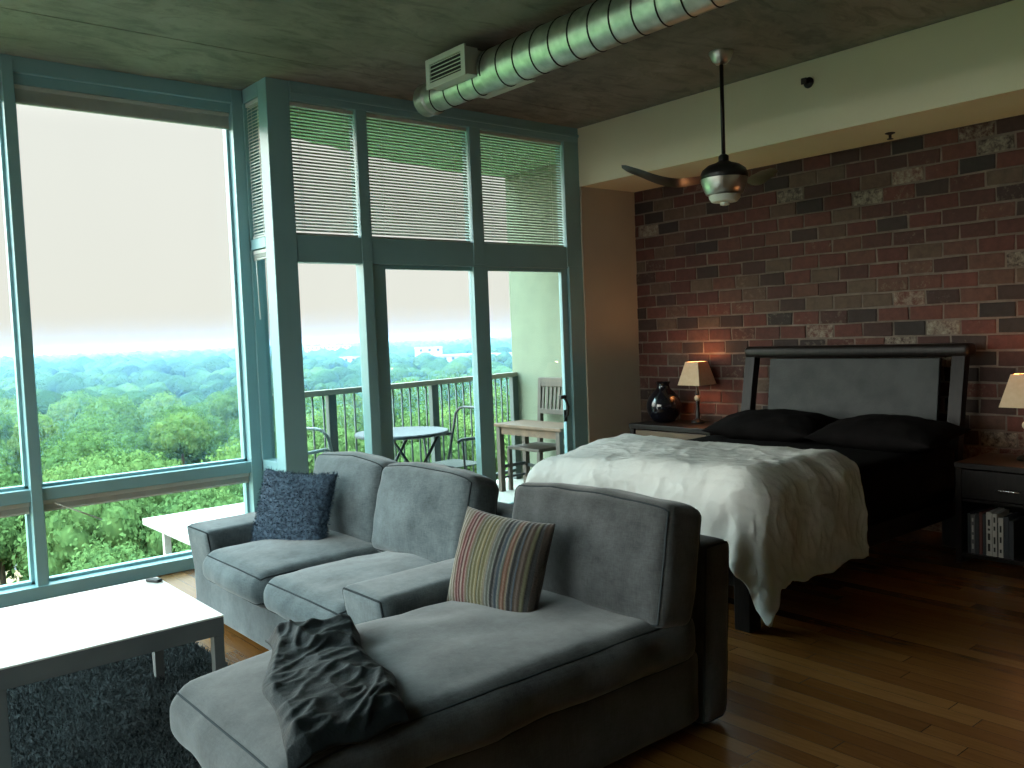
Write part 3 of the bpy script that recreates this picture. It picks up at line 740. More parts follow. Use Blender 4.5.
# blue shag cushion
blue = tag(empty('shag_cushion'), 'small blue shaggy cushion against the left sofa arm', 'cushion')
blue.matrix_world = frame_from((1.99, 4.205, .585), (.42, -1, -.02), (.34, .10, 1))
V, Fc = pillow_mesh(.49, .42, .17, 9, .004, 30, .45, .10)
pyobj('cushion_body', V, Fc, M['fur'], blue, True)
def tufts(base, nrm, L, Wd, n, jit, sag=0):
    """little bent yarn blades rooted on a surface; base, nrm arrays (n,3)"""
    d = nrm + RNG.normal(0, jit, (n, 3)); d /= np.linalg.norm(d, axis=1)[:, None]
    s = np.cross(d, RNG.normal(0, 1, (n, 3))); s /= np.linalg.norm(s, axis=1)[:, None]
    ln = L*RNG.uniform(.6, 1.25, (n, 1)); bend = RNG.normal(0, .5, (n, 3))*ln*.5; bend[:, 2] -= sag*ln[:, 0]
    p0 = base - s*Wd; p1 = base + s*Wd; m0 = base + d*ln*.55 - s*Wd*.9; m1 = base + d*ln*.55 + s*Wd*.9; t = base + d*ln + bend
    v = np.stack([p0, p1, m1, m0, t], 1).reshape(-1, 3)
    f = []
    for i in range(n):
        k = i*5; f.append((k, k+1, k+2, k+3)); f.append((k+3, k+2, k+4))
    return v.tolist(), f
va = np.array(V); fa = np.array(Fc); ctr = va[fa].mean(1); nr = np.cross(va[fa[:, 1]]-va[fa[:, 0]], va[fa[:, 3]]-va[fa[:, 0]])
ar = np.linalg.norm(nr, axis=1); ok = ar > 1e-9; ctr, nr, ar = ctr[ok], nr[ok]/ar[ok][:, None], ar[ok]
pick = RNG.choice(len(ctr), 9000, p=ar/ar.sum())
bp_ = ctr[pick] + RNG.normal(0, .004, (9000, 3))
v, f = tufts(bp_, nr[pick], .015, .0014, 9000, .6)
tag(pyobj('shag_pile', v, f, M['fur'], blue), kind='stuff')

# ------------------------------------------------------------------ throw on the chaise
def throw():
    bm = B(); nu, nv = 90, 120
    g = []
    for i in range(nu+1):
        row = []
        for j in range(nv+1):
            u, v = i/nu, j/nv                     # u across, v from far edge to near edge
            far = Vector((1.16, 2.71)).lerp(Vector((1.41, 2.585)), u); near = Vector((.855, 1.925)).lerp(Vector((1.215, 1.935)), u)
            q = far.lerp(near, v); side = (.5-abs(u-.5))
            x = q.x + (.03*nz3((v*3.5, u*.6, 0), 1, 6) + .015*math.sin(v*9+u*2)); y = q.y + .02*nz3((u*4, v*.6, 3), 1, 2)
            e = min(1, min(u, 1-u)*12)*min(1, min(v, 1-v)*14)
            wy = y + .05*nz3((x*4, y*4, 0), 1, 2)
            uu = u+.25*nz3((u*2, v*3, 0), 1, 21); vv = v+.05*nz3((u*3, v*4, 2), 1, 22); f1 = 1-abs(nz3((uu*1.1+vv*1.5, vv*5.5-uu*.7, .3), 1, 3)); f2 = 1-abs(nz3((uu*2.2-vv*2, vv*10+uu*2.5, 1.3), 1, 5)); f3 = nz3((x*30, y*34, 0), 1, 8)
            bunch = max(0, 1-v*3)
            z = .472 + .016*(1-((y-2.33)/.45)**2) + .045*bunch*e + e*((.018+.014*bunch)*f1**4 + .009*f2**4 + .0025*f3)
            if y < 1.97: z -= (1.97-y)*.8
            if x < .93: z -= (.93-x)*.40
            row.append(bm.verts.new((x, y, z)))
        g.append(row)
    for i in range(nu):
        for j in range(nv): bm.faces.new((g[i][j], g[i+1][j], g[i+1][j+1], g[i][j+1]))
    o = obj('throw_blanket', bm, M['throw'], None, True)
    sm = o.modifiers.new('thick', 'SOLIDIFY'); sm.thickness = .008; sm.offset = 0
    tag(o, 'crumpled black satin throw lying across the foot of the chaise', 'blanket')
throw()

# ------------------------------------------------------------------ coffee table, rug
ct = tag(empty('coffee_table', (.825, 3.555, 0)), 'square white topped coffee table with grey edge and legs', 'coffee table')
def cpart(name, bm, mat): 
    o = obj(name, bm, mat, ct); o.matrix_parent_inverse = T(ct.location).inverted(); return o
bm = B(); box(bm, .445, 1.205, 3.175, 3.935, .445, .452, .002); cpart('table_top', bm, M['white_lam'])
bm = B(); box(bm, .447, 1.203, 3.177, 3.933, .378, .445, .002); cpart('apron', bm, M['grey_edge'])
for x in (.468, 1.182):
    for y in (3.198, 3.912):
        bm = B(); box(bm, x-.019, x+.019, y-.019, y+.019, .012, .378, .002); cpart('leg', bm, M['grey_edge'])
o = B(); box(o, -.016, .016, -.034, .034, 0, .012, .004); o = obj('remote_control', o, M['black']); o.location = (1.17, 3.86, .4525); o.rotation_euler = (0, 0, .5)
tag(o, 'small dark remote lying on far right corner of the white table', 'remote')
rug = tag(empty('area_rug', (.5, 3.2, 0)), 'charcoal shag rug under the white coffee table', 'rug')
RX0, RX1, RY0, RY1 = -1.0, 1.46, 2.0, 4.30
bm = B(); box(bm, RX0, RX1, RY0, RY1, .001, .014, .004); o = obj('rug_backing', bm, M['rug'], rug); o.matrix_parent_inverse = T(rug.location).inverted()
n = 130000
b_ = np.stack([RNG.uniform(RX0+.0, RX1, n), RNG.uniform(RY0, RY1, n), np.full(n, .012)], 1)
keep = (b_[:, 0] > -.3) | (RNG.random(n) < .3)
keep &= ~((b_[:, 0] > .88) & (b_[:, 1] < 2.74))
b_ = b_[keep]; n = len(b_)
v, f = tufts(b_, np.tile([0, 0, 1.0], (n, 1)), .026, .0016, n, .7, .15)
o = pyobj('shag_pile', v, f, M['rug'], rug); o.matrix_parent_inverse = T(rug.location).inverted(); tag(o, kind='stuff')

# ------------------------------------------------------------------ bed
bed = tag(empty('bed', (4.6, 3.2, 0)), 'black wooden bed frame with slanted headboard and grey leather panel', 'bed')
def bpart(name, bm, mat, smooth=False, angle=None, par=None):
    o = obj(name, bm, mat, par or bed, smooth, angle); o.matrix_parent_inverse = T(bed.location).inverted() if not par else Matrix.Identity(4); return o
def slant_post(yc):
    bm = B(); n = 14; pr = []
    for i in range(n+1):
        t = i/n; z = .30+t*.95; x = 5.60 + .16*t**1.3; pr.append((x, z, .034+.004*t))
    rings = []
    for x, z, th in pr: rings.append([bm.verts.new(p) for p in ((x-th, yc-.04, z), (x+th, yc-.04, z), (x+th, yc+.04, z), (x-th, yc+.04, z))])
    for a, c in zip(rings, rings[1:]):
        for j in range(4): bm.faces.new((a[j], a[(j+1) % 4], c[(j+1) % 4], c[j]))
    bm.faces.new(rings[0][::-1]); bm.faces.new(rings[-1]); return bm
bpart('headboard_post', slant_post(4.0), M['black_wood']); bpart('headboard_post', slant_post(2.45), M['black_wood'])
bm = B()
box(bm, 5.70, 5.84, 2.385, 4.055, 1.20, 1.285, .03, seg=4); bpart('top_rail', bm, M['black_wood'], True, .6)
bm = B(); box(bm, -.018, .018, 2.57, 3.83, .40, 1.195, .006, 0, T((5.635, 0, 0)) @ Matrix(((1, 0, .13, -.05), (0, 1, 0, 0), (0, 0, 1, 0), (0, 0, 0, 1)))); bpart('headboard_panel', bm, M['leather'])
bm = B(); box(bm, 5.60, 5.66, 2.40, 4.08, .28, .52, .008); bpart('lower_rail', bm, M['black_wood'])
for yc in (2.45, 3.96): 
    bm = B(); box(bm, 3.47, 5.62, yc-.02, yc+.02, .2, .40, .006); bpart('side_rail', bm, M['black_wood'])
bm = B(); box(bm, 3.44, 3.48, 2.45, 3.97, .2, .42, .008); bpart('foot_rail', bm, M['black_wood'])
for x in (3.465, 5.65):
    for y in (2.475, 3.94):
        bm = B(); box(bm, x-.045, x+.045, y-.045, y+.045, 0, .42, .006); bpart('leg', bm, M['black_wood'])
bm = B(); box(bm, 3.45, 5.58, 2.44, 3.97, .24, .30, .004); bpart('slat_base', bm, M['black_wood'])
mat_ = soft_mesh('mattress', soft(2.10, 1.60, .36, .06, (.005, .005, .01), .004, 2), M['black_cloth'], None, I4, cuts=24)
mat_.location = (4.53, 3.205, .485); tag(mat_, 'mattress under black fitted sheet on the black bed', 'mattress')
for i, (yy, lab, rz) in enumerate(((3.51, 'black pillow at the headboard beside the lit lamp', .06), (2.68, 'black pillow at the headboard nearer the bookshelf nightstand', -.05))):
    V, Fc = pillow_mesh(.50, .82, .21, 40+i, .010, 40, .5, .05)
    o = pyobj('pillow', V, Fc, M['black_cloth'], None, True); o.matrix_world = T((5.24-.03*i, yy, .75)) @ Matrix.Rotation(rz, 4, 'Z') @ Matrix.Rotation(-.12, 4, 'Y')
    tag(o, lab, 'pillow', 'black bed pillows')

def duvet():
    Xf, Yn, Yf, Zt, R1 = 3.37, 2.35, 4.03, .765, .14
    OV = .56
    bm = B(); nu, nv = 150, 210
    xa_, xb_ = Xf+R1-OV+.05, 4.34
    ya_, yb_ = Yn+R1-OV-.06, Yf-R1+.44
    g = []
    for i in range(nu+1):
        row = []
        for j in range(nv+1):
            x = xa_+(xb_-xa_)*i/nu; y = ya_+(yb_-ya_)*j/nv
            # wavy hem: shorten/lengthen cloth locally
            k = 1 + .07*nz3((x*2.2, y*2.2, 0), 1, 3) + .05*nz3((x*7, y*7, 0), 1, 13)
            dx = max(0, Xf+R1-x)*k; dyn = max(0, Yn+R1-y)*k; dyf = max(0, y-(Yf-R1))
            bx_, by_ = max(x, Xf+R1), min(max(y, Yn+R1), Yf-R1)
            sy = -dyn if dyn > 0 else dyf
            d = math.hypot(dx, sy)
            if dx > 0 and dyn > 0 and d > .70: d = .70+(d-.70)*.30
            z = Zt; px, py = bx_, by_
            th = math.atan2(dyn, dx) if d > 0 else 0
            hang = 0
            if d > 0:
                nx_, ny_ = -dx/d, sy/d
                a = d/R1
                if a < PI/2: out = R1*math.sin(a); drop = R1*(1-math.cos(a))
                else: out = R1; drop = R1 + d-R1*PI/2
                hang = max(0, drop-.06)
                corner = math.sin(2*th) if dyn > 0 and dx > 0 else 0
                out += .10*hang + corner*hang*(.05+.05*math.sin(th*7+.5))
                px += nx_*out; py += ny_*out; z -= drop
                # vertical folds in the hanging skirt
                s = (y if dx > dyn else x)
                fold = .008*math.sin(s*15+3*nz3((s*2, 0, 0), 1, 9)) + .020*nz3((s*5+z*3, z*2, 0), 1, 4)
                px += nx_*fold*min(1, hang*3.2); py += ny_*fold*min(1, hang*3.2)
            # quilted puff and creases on top
            q = Vector((px, py, z))
            puff = .018*nz3(q, 2.6, 1) + .009*nz3(q, 7, 2) + .005*(1-abs(nz3((q.x*7+q.z*5, q.y*9, q.z*9), 1, 7)))**4
            cre = .004*(1-abs(nz3((q.x*13+q.y*6, q.y*9-q.x*8, q.z*9), 1, 11)))**5
            z += (puff+cre)*(1 if d < R1 else .4)
            if d > R1:
                nn = Vector((-dx, sy, 0)).normalized() if d > 0 else Vector((0, 0, 1))
                px += nn.x*(puff+cre)*1.3; py += nn.y*(puff+cre)*1.3
            fx, fy = max(0, min(1, (4.0-px)/.6)), max(0, min(1, (py-3.1)/.85)); z -= .075*fx*fy
            # head side edge rolls down on to the sheet
            t = x - 4.22 - .05*nz3((0, y*1.6, 0), 1, 5)
            if t > 0: px -= t*.4; z -= .085*min(1, t/.10)**2*max(0, 1-d/R1)
            row.append(bm.verts.new((px, py, max(z, .03))))
        g.append(row)
    for i in range(nu):
        for j in range(nv): bm.faces.new((g[i][j], g[i+1][j], g[i+1][j+1], g[i][j+1]))
    o = obj('duvet', bm, M['duvet'], None, True)
    sm = o.modifiers.new('thick', 'SOLIDIFY'); sm.thickness = .022; sm.offset = -1
    tag(o, 'rumpled white duvet draped over the foot of the black bed', 'duvet')
duvet()

# ------------------------------------------------------------------ nightstands, lamps, vase, books
ns = tag(empty('nightstand', (5.68, 4.61, 0)), 'dark nightstand with brown drawer between bed and window corner', 'nightstand')
def npart(par, name, bm, mat, smooth=False, sub=None):
    o = obj(name, bm, mat, sub or par, smooth)
    o.matrix_parent_inverse = T(par.location).inverted() if not sub else Matrix.Identity(4); return o
bm = B(); box(bm, 5.44, 5.92, 4.19, 5.03, .625, .665, .004); npart(ns, 'top', bm, M['black_wood'])
for y in (4.215, 5.005):
    bm = B(); box(bm, 5.45, 5.91, y-.022, y+.022, 0, .625, .003); npart(ns, 'side_panel', bm, M['black_wood'])
bm = B(); box(bm, 5.89, 5.91, 4.237, 4.983, .08, .625); npart(ns, 'back_panel', bm, M['black_wood'])
for z0, z1 in ((.36, .615), (.09, .345)):
    bm = B(); box(bm, 5.462, 5.485, 4.245, 4.975, z0, z1, .004); dr = npart(ns, 'drawer', bm, M['drawer'])
    bm = B(); tube(bm, [(5.462, 4.61, (z0+z1)/2), (5.435, 4.61, (z0+z1)/2)], .014, 12); o = npart(ns, 'knob', bm, M['steel'], True); w_ = o.matrix_parent_inverse.copy(); o.parent = dr; o.matrix_parent_inverse = Matrix.Identity(4)
bm = B(); box(bm, 5.47, 5.9, 4.237, 4.983, .06, .085); npart(ns, 'bottom_panel', bm, M['black_wood'])

n2 = tag(empty('book_nightstand', (5.5, 1.86, 0)), 'dark nightstand with drawer over an open shelf of books at right', 'nightstand')
NX = 5.27
bm = B(); box(bm, NX-.01, 5.76, 1.46, 2.29, .565, .60, .004); npart(n2, 'top', bm, M['black_wood'])
for y in (1.48, 2.27):
    bm = B(); box(bm, NX, 5.75, y-.018, y+.018, 0, .565, .003); npart(n2, 'side_panel', bm, M['black_wood'])
bm = B(); box(bm, 5.73, 5.75, 1.498, 2.252, .04, .565); npart(n2, 'back_panel', bm, M['black_wood'])
bm = B(); box(bm, NX+.01, 5.73, 1.498, 2.252, .04, .062); npart(n2, 'shelf', bm, M['black_wood'])
bm = B(); box(bm, NX+.01, 5.73, 1.498, 2.252, .37, .385); npart(n2, 'shelf', bm, M['black_wood'])
bm = B(); box(bm, NX+.002, NX+.022, 1.50, 2.25, .392, .558, .003); dr = npart(n2, 'drawer', bm, M['black_wood'])
bm = B(); tube(bm, [(NX, 2.06, .458), (NX-.022, 2.055, .458), (NX-.026, 2.03, .46), (NX-.026, 1.96, .46), (NX-.022, 1.935, .458), (NX, 1.93, .458)], .006, 8); o = npart(n2, 'handle', bm, M['chrome'], True); o.parent = dr; o.matrix_parent_inverse = Matrix.Identity(4)
bx_y = 2.232
for wd, hh, mt_, lab in ((.018, .235, 'book_dark', 'dark thin book first from the bed side of the shelf'), (.026, .23, 'book_grey', 'grey book with pale label second from the bed side'), (.022, .24, 'book_dark', 'dark book third from the bed side of the shelf'), (.018, .25, 'book_red', 'dark red book just left of the white books'), (.02, .24, 'book_dark', 'black book squeezed between red book and white books'), (.034, .255, 'book_white', 'leftmost and thickest white book with dark title on shelf'), (.026, .25, 'book_white', 'middle white book on the nightstand shelf'), (.006, .2, 'book_dark', 'very thin dark booklet between two white books'), (.028, .232, 'book_white', 'shortest white book with dark square marks on shelf'), (.03, .24, 'book_dark', 'dark book right of the white books'), (.026, .22, 'book_dark', 'last dark book on the shelf towards the frame edge')):
    y1 = bx_y; y0 = bx_y-wd+.0015
    bk = tag(empty('book', (NX+.03, (y0+y1)/2, .062)), lab, 'book', 'books on the nightstand shelf')
    bm = B(); box(bm, NX+.03, NX+.21, y0, y1, .0625, .0625+hh, .0015); o = obj('cover', bm, M[mt_], bk); o.matrix_parent_inverse = T(bk.location).inverted()
    bm = B(); box(bm, NX+.036, NX+.214, y0+.003, y1-.003, .066, .0625+hh-.004) if wd > .01 else box(bm, NX+.036, NX+.212, y0+.001, y1-.001, .066, .0625+hh-.004)
    o = obj('pages', bm, M['book_white'], bk); o.matrix_parent_inverse = T(bk.location).inverted()
    if mt_ in ('book_white', 'book_grey'):
        rr = random.Random(int(wd*1000)+int(hh*1000)); z = .09
        while z < .0625+hh-.03:
            l_ = rr.uniform(.012, .05)
            bm = B(); box(bm, NX+.0285, NX+.0299, y0+.3*wd, y1-.3*wd, z, min(z+l_, .0625+hh-.02)); z += l_+rr.uniform(.015, .04)
            o = obj('spine_print', bm, M['ink'] if mt_ == 'book_white' else M['book_white'], bk); o.matrix_parent_inverse = T(bk.location).inverted()
    bx_y -= wd

def lamp(loc, label):
    l = tag(empty('table_lamp', loc), label, 'lamp', 'bedside lamps')
    bm = B(); lathe(bm, [(.055, 0), (.058, .008), (.05, .02), (.022, .032), (.016, .05), (.02, .07), (.015, .09), (.013, .15), (.019, .165), (.014, .18)], n=24); obj('base', bm, M['dark_metal'], l, True, .9)
    bm = B(); bmesh.ops.create_uvsphere(bm, u_segments=20, v_segments=12, radius=.026, matrix=T((0, 0, .205))); obj('ball', bm, M['pearl'], l, True)
    bm = B(); lathe(bm, [(.013, .228), (.02, .245), (.012, .262), (.012, .315), (.009, .34)], n=20); obj('neck', bm, M['dark_metal'], l, True, .9)
    bm = B(); r0, r1, z0, z1 = .112, .064, .315, .505
    def ring(r_, z): return [bm.verts.new((sx*r_, sy*r_, z)) for sx, sy in ((-1, -1), (1, -1), (1, 1), (-1, 1))]
    a, b2 = ring(r0, z0), ring(r1, z1)
    for j in range(4): bm.faces.new((a[j], a[(j+1) % 4], b2[(j+1) % 4], b2[j]))
    o = obj('lamp_shade', bm, M['shade'], l); sm = o.modifiers.new('thick', 'SOLIDIFY'); sm.thickness = .002
    bm = B(); bmesh.ops.create_uvsphere(bm, u_segments=16, v_segments=10, radius=.026, matrix=T((0, 0, .40))); lathe(bm, [(.012, .335), (.014, .38)], n=12); obj('bulb', bm, M['bulb'], l, True)
    bm = B()
    for s in (-1, 1): tube(bm, [(0, 0, .50), (s*.062, s*.062, .50)], .0025, 6); 
    tube(bm, [(0, 0, .40), (0, 0, .503)], .003, 6); obj('shade_carrier', bm, M['dark_metal'], l)
    ld = bpy.data.lights.new('bulb_light', 'POINT'); ld.energy = 6.0; ld.color = (1, .42, .16); ld.shadow_soft_size = .02
    lo = bpy.data.objects.new('bulb_light', ld); COL.objects.link(lo); lo.parent = l; lo.location = (0, 0, .488)
    return l
lamp((5.775, 4.565, .665), 'small lit lamp with tapered shade beside the dark vase')
lamp((5.56, 2.0, .60), 'small lit lamp with tapered shade at right edge above the books')
bm = B(); lathe(bm, [(.062, 0), (.09, .008), (.128, .06), (.146, .12), (.143, .165), (.120, .22), (.08, .262), (.056, .285), (.05, .31), (.06, .335), (.066, .34), (.058, .338), (.046, .31), (.046, .29)], n=48, cap=False)
bmesh.ops.contextual_create(bm, geom=[e for e in bm.edges if len(e.link_faces) == 1 and all(abs(v.co.z) < 1e-6 for v in e.verts)])
vz = obj('vase', bm, M['vase'], None, True, 1.2); vz.location = (5.70, 4.862, .665)
tag(vz, 'round glossy black vase on the nightstand by the wall corner', 'vase')

# ------------------------------------------------------------------ balcony
bal = [(2.505, Y2+.10), (2.505, 6.16), (3.18, 6.40), (4.45, 6.74), (5.3, 6.92), (5.77, 6.97), (6.1, 6.97), (6.1, Y2+.11)]
bm = B(); prism(bm, [(2.61, Y2+.101)] + bal[1:-1] + [(6.1, Y2+.111)], -.22, -.02); tag(obj('balcony_slab', bm, M['slab']), kind='structure')
bm = B(); prism(bm, [(2.61, Y2+.112), (2.45, 6.05), (3.18, 6.39), (4.45, 6.82), (5.3, 6.95), (6.1, 6.97), (6.1, Y2+.112)], 3.05, 3.3); tag(obj('balcony_ceiling', bm, M['slab_under']), kind='structure')
bm = B(); box(bm, 5.75, 6.1, Y2+.112, 6.9, -.02, 3.05, .004); tag(obj('wall_balcony', bm, M['stucco']), kind='structure')
rl = tag(empty('balcony_railing', (4.1, 6.4, -.02)), 'metal balcony railing with thin vertical pickets outside the windows', 'railing')
def rlp(name, bm, mat, smooth=False):
    o = obj(name, bm, mat, rl, smooth); o.matrix_parent_inverse = T(rl.location).inverted(); return o
PA = [Vector((2.62, 5.90)), Vector((2.62, 6.14)), Vector((3.135, 6.285)), Vector((4.05, 6.415)), Vector((5.157, 6.68)), Vector((5.73, 6.84))]
def along(seg0, seg1, h0, h1, wd):
    bm = B(); d = seg1-seg0; L = d.length; an = math.atan2(d.y, d.x)
    box(bm, -.004, L+.004, -wd/2, wd/2, h0, h1, .003, 0, T((seg0.x, seg0.y, 0)) @ Matrix.Rotation(an, 4, 'Z')); return bm
for a, b_ in zip(PA, PA[1:]):
    rlp('top_rail', along(a, b_, 1.025, 1.07, .06), M['rail_m']); rlp('bottom_rail', along(a, b_, .06, .09, .035), M['picket'])
cum = 0; sp_y = .105
for a, b_ in zip(PA, PA[1:]):
    L = (b_-a).length; k = max(1, round(L/sp_y))
    for i in range(k):
        p = a + (b_-a)*((i+.5)/k)
        bm = B(); tube(bm, [(p.x, p.y, .085), (p.x, p.y, 1.03)], .0085, 8); rlp('picket', bm, M['picket'], True)
for p in (PA[0], PA[1], Vector((3.36, 6.317)), Vector((4.50, 6.523)), PA[5]-Vector((.03, .01))):
    bm = B(); box(bm, p.x-.035, p.x+.035, p.y-.03, p.y+.03, -.02, 1.03, .004); rlp('post', bm, M['picket'])

bt = tag(empty('bistro_table', (3.74, 5.885, -.02)), 'round folding bistro table on the balcony between two chairs', 'table')
bm = B(); lathe(bm, [(.36, .712), (.372, .72), (.372, .732), (.365, .74), (.2, .741)], n=48); obj('table_top', bm, M['bistro'], bt, True, .6)
for s in (-1, 1):
    for k in (-1, 1):
        bm = B(); tube(bm, [(k*.28, s*.2, 0), (-k*.22, s*.2, .715)], .012, 8); obj('leg', bm, M['chair_m'], bt, True)
bm = B(); tube(bm, [(-.26, -.2, .03), (-.26, .2, .03)], .01, 8); tube(bm, [(.26, -.2, .03), (.26, .2, .03)], .01, 8); obj('stretcher', bm, M['chair_m'], bt, True)

def folding_chair(loc, rz, mat, label):
    c = tag(empty('folding_chair', loc, rz), label, 'chair', 'balcony folding chairs')   # faces local +x
    bm = B(); hb = .235
    pts = [(-.12, -hb, .40), (-.20, -hb, .70), (-.225, -hb, .80), (-.24, -hb+.04, .845), (-.245, -hb+.09, .855), (-.245, hb-.09, .855), (-.24, hb-.04, .845), (-.225, hb, .80), (-.20, hb, .70), (-.12, hb, .40)]
    tube(bm, pts, .012, 8); obj('back_frame', bm, mat, c, True)
    for s in (-1, 1):
        bm = B(); tube(bm, [(-.12, s*hb, .40), (.22, s*hb, .0)], .012, 8); obj('leg', bm, mat, c, True)
        bm = B(); tube(bm, [(.22, s*(hb-.025), .41), (-.24, s*(hb-.025), .0)], .012, 8); obj('leg', bm, mat, c, True)
        bm = B(); tube(bm, [(-.19, s*(hb+.02), .625), (.16, s*(hb+.02), .635), (.2, s*(hb+.02), .62)], .014, 8); tube(bm, [(.14, s*(hb+.01), .63), (.10, s*(hb), .16)], .009, 8); obj('armrest', bm, mat, c, True)
    bm = B(); tube(bm, [(-.2, -hb, .05), (-.2, hb, .05)], .009, 8); tube(bm, [(.18, -hb, .05), (.18, hb, .05)], .009, 8); tube(bm, [(.22, -hb+.02, .41), (.22, hb-.02, .41)], .011, 8); obj('stretcher', bm, mat, c, True)
    bm = B(); box(bm, -.15, .22, -hb+.03, hb-.03, .40, .408, .002); obj('seat', bm, M['sling'], c)
    return c
folding_chair((4.33, 5.985, -.02), PI+.10, M['chair_m'], 'dark folding armchair on the balcony right of the round table')
folding_chair((3.10, 5.86, -.02), .22, M['pale_m'], 'grey folding armchair on the balcony behind the sofa, left of round table')

wt = tag(empty('wooden_side_table', (5.30, 5.98, -.02)), 'long narrow wooden table on balcony in front of slatted chair', 'table')
bm = B(); box(bm, -.19, .19, -.46, .46, .615, .645, .005); obj('table_top', bm, M['teak'], wt)
bm = B()
for (a, b_, c_, d_) in ((-.165, -.145, -.42, .42), (.145, .165, -.42, .42), (-.165, .165, -.42, -.40), (-.165, .165, .40, .42)): box(bm, a, b_, c_, d_, .545, .615)
obj('apron', bm, M['teak'], wt)
for x in (-.155, .155):
    for y in (-.41, .41):
        bm = B(); box(bm, x-.025, x+.025, y-.025, y+.025, 0, .615, .003); obj('leg', bm, M['greywood'], wt)
bm = B()
for y in (-.41, .41): box(bm, -.13, .13, y-.012, y+.012, .22, .25, .002); box(bm, -.13, .13, y-.01, y+.01, .12, .14, .002)
box(bm, .145, .165, -.385, .385, .20, .23, .002); obj('stretcher', bm, M['chair_m'], wt)
wc = tag(empty('slatted_chair', (5.50, 6.17, -.02)), 'wooden slat back chair against the pale balcony wall', 'chair')
for y in (-.215, .215):
    bm = B(); vs = box(bm, -.022, .022, y-.022, y+.022, 0, 1.04, .003)
    for v in bm.verts: v.co.x += .11 + .07*(max(0, v.co.z-.4)/.64)
    obj('back_post', bm, M['greywood'], wc)
    bm = B(); box(bm, -.27, -.235, y-.018, y+.018, 0, .39, .003); obj('leg', bm, M['greywood'], wc)
def lean(z): return .11 + .07*(max(0, z-.4)/.64)
bm = B(); box(bm, lean(1.0)-.018, lean(1.0)+.018, -.235, .235, .955, 1.045, .008); obj('top_rail', bm, M['greywood'], wc)
bm = B(); box(bm, lean(.72)-.014, lean(.72)+.014, -.2, .2, .695, .745, .004); obj('lower_rail', bm, M['greywood'], wc)
for i in range(7):
    bm = B(); y = -.165+i*.055
    box(bm, -.007, .007, y-.014, y+.014, .74, .96)
    for v in bm.verts: v.co.x += lean(v.co.z)
    obj('slat', bm, M['greywood'], wc)
bm = B(); box(bm, -.27, .12, -.225, .225, .39, .42, .006); obj('seat', bm, M['greywood'], wc)

# ------------------------------------------------------------------ outside: ground, wing, houses, trees, haze
GZ = -33
def ground_z(x, y):
    d = math.hypot(x, y)
    return GZ + 7*max(0, min(1, (d-120)/400))**1.2 + 3*max(0, min(1, (d-700)/1500)) + 3.0*noise.noise(Vector((x*.006, y*.006, 0)))
bm = B(); g = []
rad = [8, 30, 60, 100, 150, 220, 300, 420, 600, 850, 1200, 1700, 2400, 3200]
for r_ in rad: g.append([bm.verts.new((r_*math.sin(a), r_*math.cos(a), ground_z(r_*math.sin(a), r_*math.cos(a)))) for a in [math.radians(-50+i*3) for i in range(54)]])
for a, b_ in zip(g, g[1:]):
    for j in range(53): bm.faces.new((a[j], a[j+1], b_[j+1], b_[j]))
tag(obj('ground', bm, M['grass'], None, True), kind='structure')

pv = tag(empty('rooftop_pavilion', (16, 36, -9.6)), 'white flat roofed pavilion with columns below the bay window', 'pavilion')
def pp(name, bm, mat, par=None): 
    par = par or pv; o = obj(name, bm, mat, par); o.matrix_parent_inverse = T(par.location).inverted(); return o
bm = B(); box(bm, 11.75, 26, 32.6, 39.9, -6.25, -5.98, .02); pp('roof', bm, M['roof_white'])
for x, y in ((12.55, 33.3), (13.25, 33.3), (16.5, 33.3), (20, 33.3), (24, 33.3), (12.55, 39.3), (18, 39.3), (24, 39.3)):
    bm = B(); box(bm, x-.14, x+.14, y-.14, y+.14, -9.6, -6.25); pp('column', bm, M['white_paint'])
bm = B(); box(bm, 14.0, 25, 34.6, 34.8, -9.6, -6.25); box(bm, 14.0, 14.2, 34.8, 39.2, -9.6, -6.25); pp('walls', bm, M['white_paint'])
bm = B(); box(bm, 12.69, 13.11, 33.26, 33.34, -9.6, -6.75); pp('door', bm, M['brown_door'])
bm = B(); box(bm, 14.5, 16.6, 34.54, 34.62, -8.5, -6.9); pp('window', bm, M['pane_dark'])
bm = B(); box(bm, 13.4, 24, 33.22, 33.34, -7.95, -7.85); box(bm, 13.4, 24, 33.24, 33.32, -9.45, -9.37)
for i in range(19): box(bm, 13.6+i*.57, 13.66+i*.57, 33.25, 33.31, -9.4, -7.9)
pp('railing', bm, M['white_paint'])
wg = tag(empty('apartment_wing', (18, 36, -33)), 'lower pale building wing carrying the white rooftop pavilion', 'building')
bm = B(); box(bm, 11.4, 30, 31.5, 40.5, -34, -9.6); pp('walls', bm, M['stucco'], wg)
bm = B(); box(bm, 11.2, 30.2, 31.3, 40.7, -9.75, -9.55, .02); pp('roof', bm, M['roof_grey'], wg)

